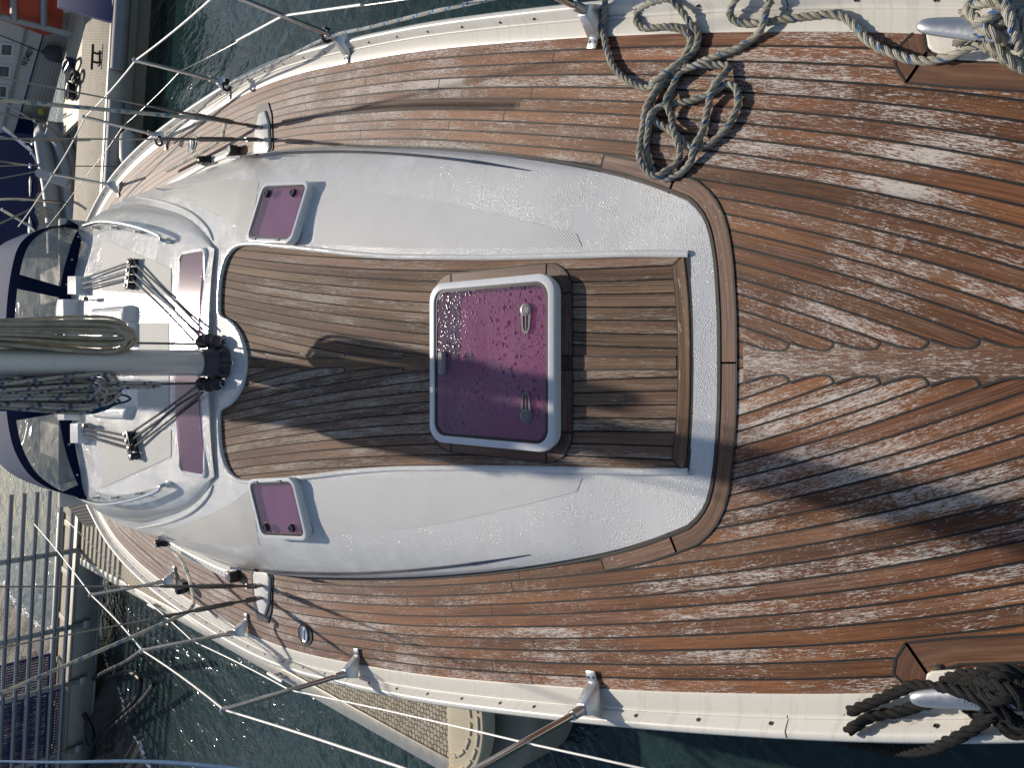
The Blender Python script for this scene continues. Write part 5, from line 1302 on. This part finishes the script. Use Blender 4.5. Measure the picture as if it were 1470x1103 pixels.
# dock box on the finger, and pile
bx = thing('dock_box', (-1.9, 9.4, ZP), 'dark grey ribbed dock box with white side beside the yacht stern', 'dock box')
ZBX = -0.22
top4 = [P(93, 722, ZBX), P(113, 713, ZBX), P(178, 754, ZBX), P(122, 757, ZBX)]
top4 = [Vector((-2.02, 11.0, ZBX)), Vector((-1.72, 11.0, ZBX)), Vector((-1.72, 8.42, ZBX)), Vector((-2.06, 9.75, ZBX))]
top4 = [P(93, 722, ZBX), P(122, 757, ZBX), P(178, 754, ZBX), P(113, 713, ZBX)]
g = G(); g.hexa([p+Vector((0, 0, -0.06)) for p in top4], top4)
for k in range(1, 9):
    t = k/9; a = top4[0].lerp(top4[1], t); b = top4[3].lerp(top4[2], t); g.hexa([a+Vector((0, .02, .001)), a+Vector((0, -.02, .001)), b+Vector((0, -.02, .001)), b+Vector((0, .02, .001))], [a+Vector((0, .012, .014)), a+Vector((0, -.012, .014)), b+Vector((0, -.012, .014)), b+Vector((0, .012, .014))])
g.build('lid', M['box_dark'], bx, smooth=False)
ctr = sum(top4, Vector())/4; lo = [ctr.lerp(p, 0.94)+Vector((0, 0, ZP+0.02-ZBX)) for p in top4]; hi = [ctr.lerp(p, 0.94)+Vector((0, 0, -0.062)) for p in top4]
g = G(); g.hexa(lo, hi); 
for k in range(len(g.f)):
    n_ = (g.v[g.f[k][1]]-g.v[g.f[k][0]]).cross(g.v[g.f[k][2]]-g.v[g.f[k][0]])
g.m[2] = 1
g.build('box_body', [M['box_dark'], M['box_white']], bx, smooth=False)
a, b = P(150, 775, ZP), P(172, 838, -1.25)
g = G(); lo = [Vector((-2.72, 9.5, -1.5)), Vector((-2.62+0.02, 9.0, -1.5)), Vector((-2.62+0.02, 9.7, -1.5)), Vector((-2.72, 9.7, -1.5))]
# fenders
def fender(p, r, h, mat, lab):
    t = thing('fender', p, lab, 'fender'); g = G()
    g.lathe([(0, 0), (r*0.5, 0.01), (r*0.9, r*0.5), (r, r), (r, h-r), (r*0.9, h-r*0.5), (r*0.45, h-0.01), (r*0.2, h+0.03), (0, h+0.04)], Matrix.Translation(p), 20); g.build('fender_body', mat, t, angle=60)
    g = G(); g.tube([Vector(p)+Vector((0, 0, h+0.02)), Vector(p)+Vector((-0.05, -0.15, h+0.75))], 0.006, 6); g.build('lanyard', M['line_grey'], t)
c_ = P(184, 213, -0.9); t = thing('fender', c_+Vector((0, 0, -0.11)), 'white sausage fender lying along the tube bumper between the yacht and the pontoon', 'fender'); g = G()
g.lathe([(0, -0.26), (0.03, -0.25), (0.045, -0.22), (0.09, -0.18), (0.105, -0.13), (0.105, 0.13), (0.09, 0.18), (0.045, 0.22), (0.03, 0.25), (0, 0.26)], Matrix.Translation(c_) @ Matrix.Rotation(R(90), 4, 'Y'), 20); g.build('fender_body', M['fender'], t, angle=60)
g = G(); g.tube([c_+Vector((-.24, 0, 0)), c_+Vector((-0.5, -0.6, 0.75))], 0.006, 6); g.build('lanyard', M['line_grey'], t)
# ------------------------------------------------------------------ neighbouring boats beyond the pontoon
def on(px, py, p0, n): return PPL(px, py, p0, n)
A = P(99, 58, -0.85); Bp = P(77, 140, -0.85)
hd = (Bp-A); hd.z = 0; hd.normalize(); hn = Vector((-hd.y, hd.x, 0))
if hn.y < 0: hn = -hn
pb = thing('motor_boat', A, 'white motor boat with navy bands, black registration and small windows beyond the pontoon', 'motor boat')
def hp(px, py, back=0.0): return PPL(px, py, A+hn*back, hn)
def band(name, quad, mat, th=0.03, proud=0.0, par=None, bev=0.0):
    f = [hp(a, b, -proud) for a, b in quad]; bk = [p+hn*th for p in f]
    g = G(); g.hexa(bk, f); return g.build(name, mat, par or pb, bevel=bev, recalc=True, smooth=False)
# side shell: lower ribbed topsides, white sheer band, cabin side; slopes in the picture follow the hull
def ln(x0, y0, x1, y1): return lambda y: x0+(x1-x0)*(y-y0)/(y1-y0)
e0 = ln(99, 58, 77, 140); e1 = ln(62, 50, 36, 140); e2 = ln(38, 45, 16, 140); e3 = ln(-40, 30, -60, 140)
def q4(fa, fb, y0, y1): return [(fa(y0), y0), (fa(y1), y1), (fb(y1), y1), (fb(y0), y0)]
YA, YZ = 18, 190
lower = band('topsides', q4(e0, e1, YA, YZ), M['boat_cream'], 1.4)
for k in range(1, 8):
    t = k/8; f = lambda y, t=t: e0(y)*(1-t)+e1(y)*t
    band('plank_groove', q4(lambda y: f(y)+0.35, lambda y: f(y)-0.35, YA, YZ), M['float'], 0.004, 0.004, lower)
band('sheer_band', q4(e1, e2, YA, YZ), M['boat_white'], 1.42, 0.02)
band('navy_band', q4(lambda y: e1(y)+1.3, lambda y: e1(y)-0.8, YA, YZ), M['stripe'], 0.02, 0.04)
band('rubbing_strake', q4(lambda y: e2(y)+1.8, lambda y: e2(y)-1.8, YA, YZ), M['bumper'], 0.05, 0.06)
band('cabin_side', q4(e2, e3, YA, YZ), M['boat_white'], 1.38, 0.0)
for i, (a, b) in enumerate(((11, 72), (7, 103), (3, 132))):
    qd = [(a+9, b-9), (a+8, b+10), (a-11, b+8), (a-10, b-11)]
    w_ = band('window', qd, M['frame'], 0.02, 0.025, pb); 
    qd2 = [(a+6, b-7), (a+5, b+7), (a-9, b+6), (a-8, b-8)]
    band('pane', qd2, M['winglass'], 0.004, 0.029, w_)
    band('curtain_bar', [(a-1, b-7.5), (a-1.6, b+7), (a-2.4, b+7), (a-1.8, b-7.5)], M['bumper'], 0.004, 0.034, w_)
fc = bpy.data.curves.new('registration', 'FONT'); fc.body = 'NI D48219'; fc.align_x = 'CENTER'; fc.align_y = 'CENTER'; fc.size = 1.0; fc.offset = 0.022
fo_ = bpy.data.objects.new('registration', fc); COL.objects.link(fo_); bpy.context.view_layer.update()
mt_ = bpy.data.meshes.new_from_object(fo_.evaluated_get(bpy.context.evaluated_depsgraph_get())); bpy.data.objects.remove(fo_)
c0 = hp(40, 81, -0.05); p1 = hp(34, 94, -0.05); p2 = hp(45.5, 68, -0.05); wid = (p2-p1).length
tx = (p2-p1).normalized(); ty = hn.cross(tx).normalized()
if ty.z < 0: ty = -ty
mw = max(v.co.x for v in mt_.vertices)-min(v.co.x for v in mt_.vertices); sc = wid/mw
g = G(); g.add([c0+tx*(v.co.x*sc)+ty*(v.co.y*sc*1.25) for v in mt_.vertices], [tuple(p.vertices) for p in mt_.polygons]); g.build('registration', M['ink'], pb, smooth=False)
# fender on its line
fp = hp(88, 79, -0.14)
t = thing('fender', fp, 'charcoal flat-bottomed fender hanging on the cream side of the motor boat', 'fender')
g = G(); up_ = (hp(60, 74, -0.14)-fp).normalized(); Ln = (hp(60, 74, -0.14)-fp).length
Mf = Matrix.Translation(fp) @ up_.to_track_quat('Z', 'Y').to_matrix().to_4x4()
g.lathe([(0, 0), (0.12, 0), (0.125, 0.02), (0.125, Ln*0.6), (0.09, Ln*0.82), (0.04, Ln*0.92), (0.03, Ln), (0, Ln)], Mf, 18); g.build('fender_body', M['fender_dark'], t, angle=50)
g = G(); g.tube([fp+up_*Ln, hp(0, 50, -0.1)], 0.009, 6); g.build('lanyard', M['black'], t)
# red fabric and the grey rail in front of it
rd = thing('deck_canopy', hp(40, 20, 0.5), 'orange red fabric canopy on the deck of the motor boat behind a grey rail', 'canopy')
g = G(); rows = []
for i in range(9):
    t_ = i/8
    rows.append([hp(a*(1-t_)+b*t_, c*(1-t_)+d*t_, -0.15-0.10*math.sin(math.pi*t_)) for a, c, b, d in ((95, -30, 88, 47), (60, -30, 62, 50), (20, -30, 30, 38), (-30, -30, -10, 25))])
k = [[r[0] for r in rows], [r[1] for r in rows], [r[2] for r in rows], [r[3] for r in rows]]
g.grid(k); kb = [[p+hn*0.3 for p in r] for r in k]; g.grid(kb, flip=True); g.build('fabric', M['orange'], rd, recalc=False)
g = G(); c_ = hp(46, 4, -0.3); g.lathe([(0.0, -0.05), (0.2, -0.05), (0.25, 0), (0.2, 0.05), (0.0, 0.05)], Matrix.Translation(c_) @ (-hn).to_track_quat('Z', 'Y').to_matrix().to_4x4(), 24); g.build('round_patch', M['orange'], rd)
rl = thing('guard_rail', hp(100, 50, -0.3), 'grey tubular guard rail standing by the pontoon in front of the orange canopy', 'railing')
g = G(); g.tube([hp(148, 63, -0.5), hp(60, 38, -0.4), hp(-30, 16, -0.35)], 0.05, 10); g.build('top_rail', M['galv'], rl)
for a, b in ((63, 40), (20, 29), (-5, 22)): g = G(); g.tube([hp(a, b, -0.4), hp(a-1, -45, -0.3)], 0.05, 10); g.build('upright', M['galv'], rl)
bn = thing('blue_cover', P(120, 5, -0.4), 'navy blue cloth panel hung above the pontoon edge in the top corner', 'cover')
g = G(); f = [PY(84, -30, 11.2), PY(172, -30, 10.4), PY(160, 31, 10.5), PY(84, 9, 11.2)]; g.hexa([p+Vector((0, 0.06, 0)) for p in f], f); g.build('cloth', M['bluecloth'], bn, recalc=True)
# coiled lines lying on the pontoon
def flatcoil(px, py, n, r, rad, mat, lab, el=1.0, seed=1):
    c = PPL(px, py, (0, 0, ZP), Vector((0, 0, 1))); rnd = random.Random(seed); pts = []
    for k in range(n*10): a = 2*math.pi*k/10; q_ = rad*(0.75+0.3*rnd.random()); pts.append(c+Vector((math.cos(a)*q_, math.sin(a)*q_*el, 0.02+k*0.0022+rnd.random()*0.015)))
    g = G(); g.tube(catmull(pts, 3), r, 6); g.build('rope_coil', mat, None, label=lab, cat='rope coil', group='rope coils on the pontoon')
flatcoil(108, 96, 5, 0.016, 0.10, M['stripe'], 'navy rope coil lying on the pontoon grating, upper one', 2.2, 2); flatcoil(115, 112, 4, 0.018, 0.09, M['black'], 'black rope coil on the pontoon beside the navy one', 1.6, 3); flatcoil(109, 132, 4, 0.02, 0.13, M['black'], 'black round rope coil on the pontoon nearest the dinghy', 1.0, 4)
# ------------------------------------------------------------------ sailing boat with navy cover, and the dinghy on its stern
sb = thing('sailing_boat', P(60, 260, -1.2), 'sailing boat under a navy winter cover, white transom with round fittings beyond the pontoon', 'sailboat')
yS = 14.6
def sp(px, py, y=yS): return PY(px, py, y)
g = G(); f = [sp(74, 175), sp(78, 350), sp(42, 350), sp(44, 175)]; g.hexa([p+Vector((0, 2.5, 0)) for p in f], f); g.build('transom', M['boat_white'], sb, recalc=True, smooth=False)
g = G(); f = [sp(110, 175, 14.7), sp(112, 350, 14.7), sp(74, 350, 14.7), sp(74, 175, 14.7)]; g.hexa([p+Vector((0, 2.4, 0)) for p in f], f); g.build('stern_platform', M['boat_white'], sb, recalc=True, smooth=False)
g = G(); rows = []
for i in range(13):
    t_ = i/12; py_ = 168+(350-168)*t_
    rows.append([sp(52-7*(1-t_)**2*0 if py_ > 180 else 50, py_, 14.4)+Vector((0, 0, 0.04*math.sin(i*1.7))), sp(30+3*math.sin(i*1.3), py_+3*(1-t_), 14.9), sp(8+2*math.sin(i*2.1), py_+8*(1-t_), 15.6), sp(-25, py_+20*(1-t_), 16.5), sp(-70, py_+25, 18.0)])
g.grid(rows); k0 = len(rows)
g.grid([[p+Vector((0, 0.25, -0.05)) for p in r] for r in rows], flip=True); g.build('canvas_cover', M['navy'], sb)
for a, b in ((55, 248), (56, 268)):
    c_ = sp(a, b, 14.57); g = G(); L = Matrix.Translation(c_) @ Matrix.Rotation(R(90), 4, 'X'); g.lathe([(0.09, 0), (0.09, 0.02), (0.07, 0.025), (0.065, 0.012), (0, 0.012)], L, 20); g.build('round_hatch', M['ltgrey'], sb)
for q0, q1 in (((4, 182), (45, 216)), ((45, 216), (60, 240)), ((2, 300), (40, 322)), ((40, 322), (50, 332)), ((0, 284), (-20, 270))):
    g = G(); g.tube([sp(*q0, 14.1), sp(*q1, 14.2)], 0.028, 8); g.build('davit_arm', M['steel'], sb)
g = G(); g.tube(catmull([sp(-40, 292, 13.5), sp(10, 286, 13.5), sp(60, 288, 13.5), sp(140, 297, 13.6)], 6), 0.022, 8); g.build('davit_arm', M['steel'], sb)
g = G()
for i in range(9): g.tube(catmull([sp(52+random.uniform(-2, 2), 300+i*0.9, 13.4), sp(64, 297+i*1.6, 13.35), sp(80+random.uniform(-3, 2), 306+i*0.9, 13.4), sp(66, 312-i*0.5, 13.35), sp(52+random.uniform(-2, 2), 304, 13.4)], 5), 0.012, 6)
g.build('rope_coil', M['sheet'], None, label='small coil of pale rope hanging over the dinghy stern', cat='rope coil')
dg_ = thing('inflatable_dinghy', sp(85, 260, 13.4), 'grey inflatable dinghy with tan stripe hung across the stern of the covered boat', 'dinghy')
def dp(px, py, y=13.6): return PY(px, py, y)
outer = catmull([dp(112, 365), dp(112, 330), dp(108, 290), dp(102, 240), dp(90, 205), dp(76, 188), dp(66, 184)], 8)
inner = catmull([dp(80, 365, 13.9), dp(79, 330, 13.9), dp(74, 280, 13.9), dp(66, 230, 13.9), dp(62, 205, 13.9), dp(62, 192, 13.85), dp(66, 184, 13.7)], 8)
g = G(); m_ = len(outer); g.tube(outer, [0.15 if i < m_-8 else 0.15-0.05*(i-m_+8)/8 for i in range(m_)], 16); tb_ = g.build('side_tube', M['dinghy'], dg_, angle=60)
g = G(); m_ = len(inner); g.tube(inner, [0.13 if i < m_-8 else 0.13-0.03*(i-m_+8)/8 for i in range(m_)], 16); g.build('side_tube', M['dinghy'], dg_, angle=60)
g = G(); st_ = [p+Vector((0, -0.137, 0.058)) for p in outer]; g.tube(st_, 0.022, 6, flat=(1, 1)); g.build('rubbing_strake', M['tan'], tb_)
g = G(); g.grid([[o_.lerp(i_, s_)+Vector((0, 0.10, -0.02)) for s_ in (0, .33, .66, 1)] for o_, i_ in zip([outer[int(k*(len(outer)-1)/30)] for k in range(31)], [inner[int(k*(len(inner)-1)/30)] for k in range(31)])]); g.build('floor', M['dinghy'], dg_)
c_ = dp(76, 256, 13.55); g = G(); g.loops([(0.14, 0.5, 0.06, 0), (0.14, 0.5, 0.06, 0.05)], Matrix.Translation(c_) @ Matrix.Rotation(R(60), 4, 'X') @ Matrix.Rotation(R(-20), 4, 'Z'), cap1=True, cap0=True); g.build('seat', M['boat_white'], dg_)

for (x0, y0, x1, y1, yy, r_) in ((-30, 196, 150, 206, 13.2, 0.012), (-20, 160, 120, 182, 14.0, 0.01), (-40, 240, 62, 236, 14.2, 0.012), (10, 150, 70, 186, 14.2, 0.014), (-30, 262, 52, 246, 14.0, 0.012), (-20, 330, 45, 300, 13.6, 0.016)):
    g = G(); g.tube([sp(x0, y0, yy), sp(x1, y1, yy)], r_, 6); g.build('stay', M['wire'], sb)
for a_, b_ in ((50, 172), (47, 205), (44, 238)):
    g = G(); p_ = sp(a_, b_, 14.2); g.tube([p_, p_+Vector((0, 0, 0.55))], 0.018, 8); g.lathe([(0.05, 0), (0.045, 0.02), (0.02, 0.03)], Matrix.Translation(p_), 10); g.build('pushpit_post', M['steel'], sb)
c_ = sp(60, 160, 14.0); t = thing('mooring_buoy', c_, 'small yellow ball float tied by the covered sailing boat', 'float'); g = G()
g.lathe([(0.06*math.sin(math.pi*k/10), -0.06*math.cos(math.pi*k/10)) for k in range(11)], Matrix.Translation(c_), 14); g.build('ball', plain('yellow_ball', (0.45, 0.33, 0.05), 0.5), t)

# ------------------------------------------------------------------ water, sky, sun, camera
def water_mat():
    t = NT('harbour_water'); o = t.obj()
    a = t.noise(t.scale(o, (3.2, 1.5, 1)), 1.0, 4, 0.5, dist=0.5); b = t.noise(t.scale(o, (14, 7, 1)), 1.0, 3, 0.5, dist=0.4)
    h = t.m('ADD', a, t.m('MULTIPLY', b, 0.28))
    n2 = t.noise(o, 0.35, 3)
    c = t.mix(n2, (0.006, 0.022, 0.022), (0.012, 0.036, 0.034))
    wind_skylight = t.step(t.n('SeparateXYZ', {0: t.n('NewGeometry').outputs['Position']}).outputs[0], 0.5, -4.5); c = t.mix(wind_skylight, c, (0.028, 0.050, 0.047))  # ripple mask; also mixes in paler water that stands in for reflected sky
    return t.done(t.bsdf(c, t.m('ADD', 0.04, t.m('MULTIPLY', wind_skylight, 0.06)), 0, t.bump(t.m('MULTIPLY', h, t.m('ADD', 0.5, t.m('MULTIPLY', wind_skylight, 0.8))), 0.6, 0.12), IOR=1.33))
g = G(); s = 250.0
g.add([(-s, -s, -1.25), (s, -s, -1.25), (s, s, -1.25), (-s, s, -1.25)], [(0, 1, 2, 3)])
g.build('water', water_mat(), None, kind='structure')

SUN_EL, SUN_AZ = 35.0, 6.0
w = bpy.data.worlds.new('World'); scene.world = w; w.use_nodes = True
nt = w.node_tree; bg = nt.nodes['Background']; sky = nt.nodes.new('ShaderNodeTexSky'); sky.sky_type = 'NISHITA'; sky.sun_disc = False
sky.sun_elevation = R(SUN_EL); sky.sun_rotation = R(SUN_AZ); sky.air_density = 1.0; sky.dust_density = 0.9
nt.links.new(sky.outputs[0], bg.inputs[0]); bg.inputs[1].default_value = 0.085
sd = bpy.data.lights.new('sun', 'SUN'); sd.energy = 4.0; sd.angle = R(0.7); sd.color = (1.0, 0.90, 0.77)
so = bpy.data.objects.new('sun', sd); COL.objects.link(so)
sv = Vector((math.sin(R(SUN_AZ))*math.cos(R(SUN_EL)), math.cos(R(SUN_AZ))*math.cos(R(SUN_EL)), math.sin(R(SUN_EL))))
so.rotation_euler = sv.to_track_quat('Z', 'Y').to_euler(); so.location = sv*30
cd = bpy.data.cameras.new('camera'); cam = bpy.data.objects.new('camera', cd); COL.objects.link(cam)
X, Y, Z = -UP, RT, -FWD
cam.matrix_world = Matrix(((X.x, Y.x, Z.x, CAM.x), (X.y, Y.y, Z.y, CAM.y), (X.z, Y.z, Z.z, CAM.z), (0, 0, 0, 1)))
cd.sensor_fit = 'HORIZONTAL'; cd.sensor_width = 36.0; cd.lens = F/1470*36.0
cd.shift_y = -(551.5-CY)/1470.0
cd.clip_start = 0.02; cd.clip_end = 1000
scene.camera = cam
scene.view_settings.view_transform = 'Standard'; scene.view_settings.look = 'None'; scene.view_settings.exposure = 0.12; scene.view_settings.gamma = 1.0
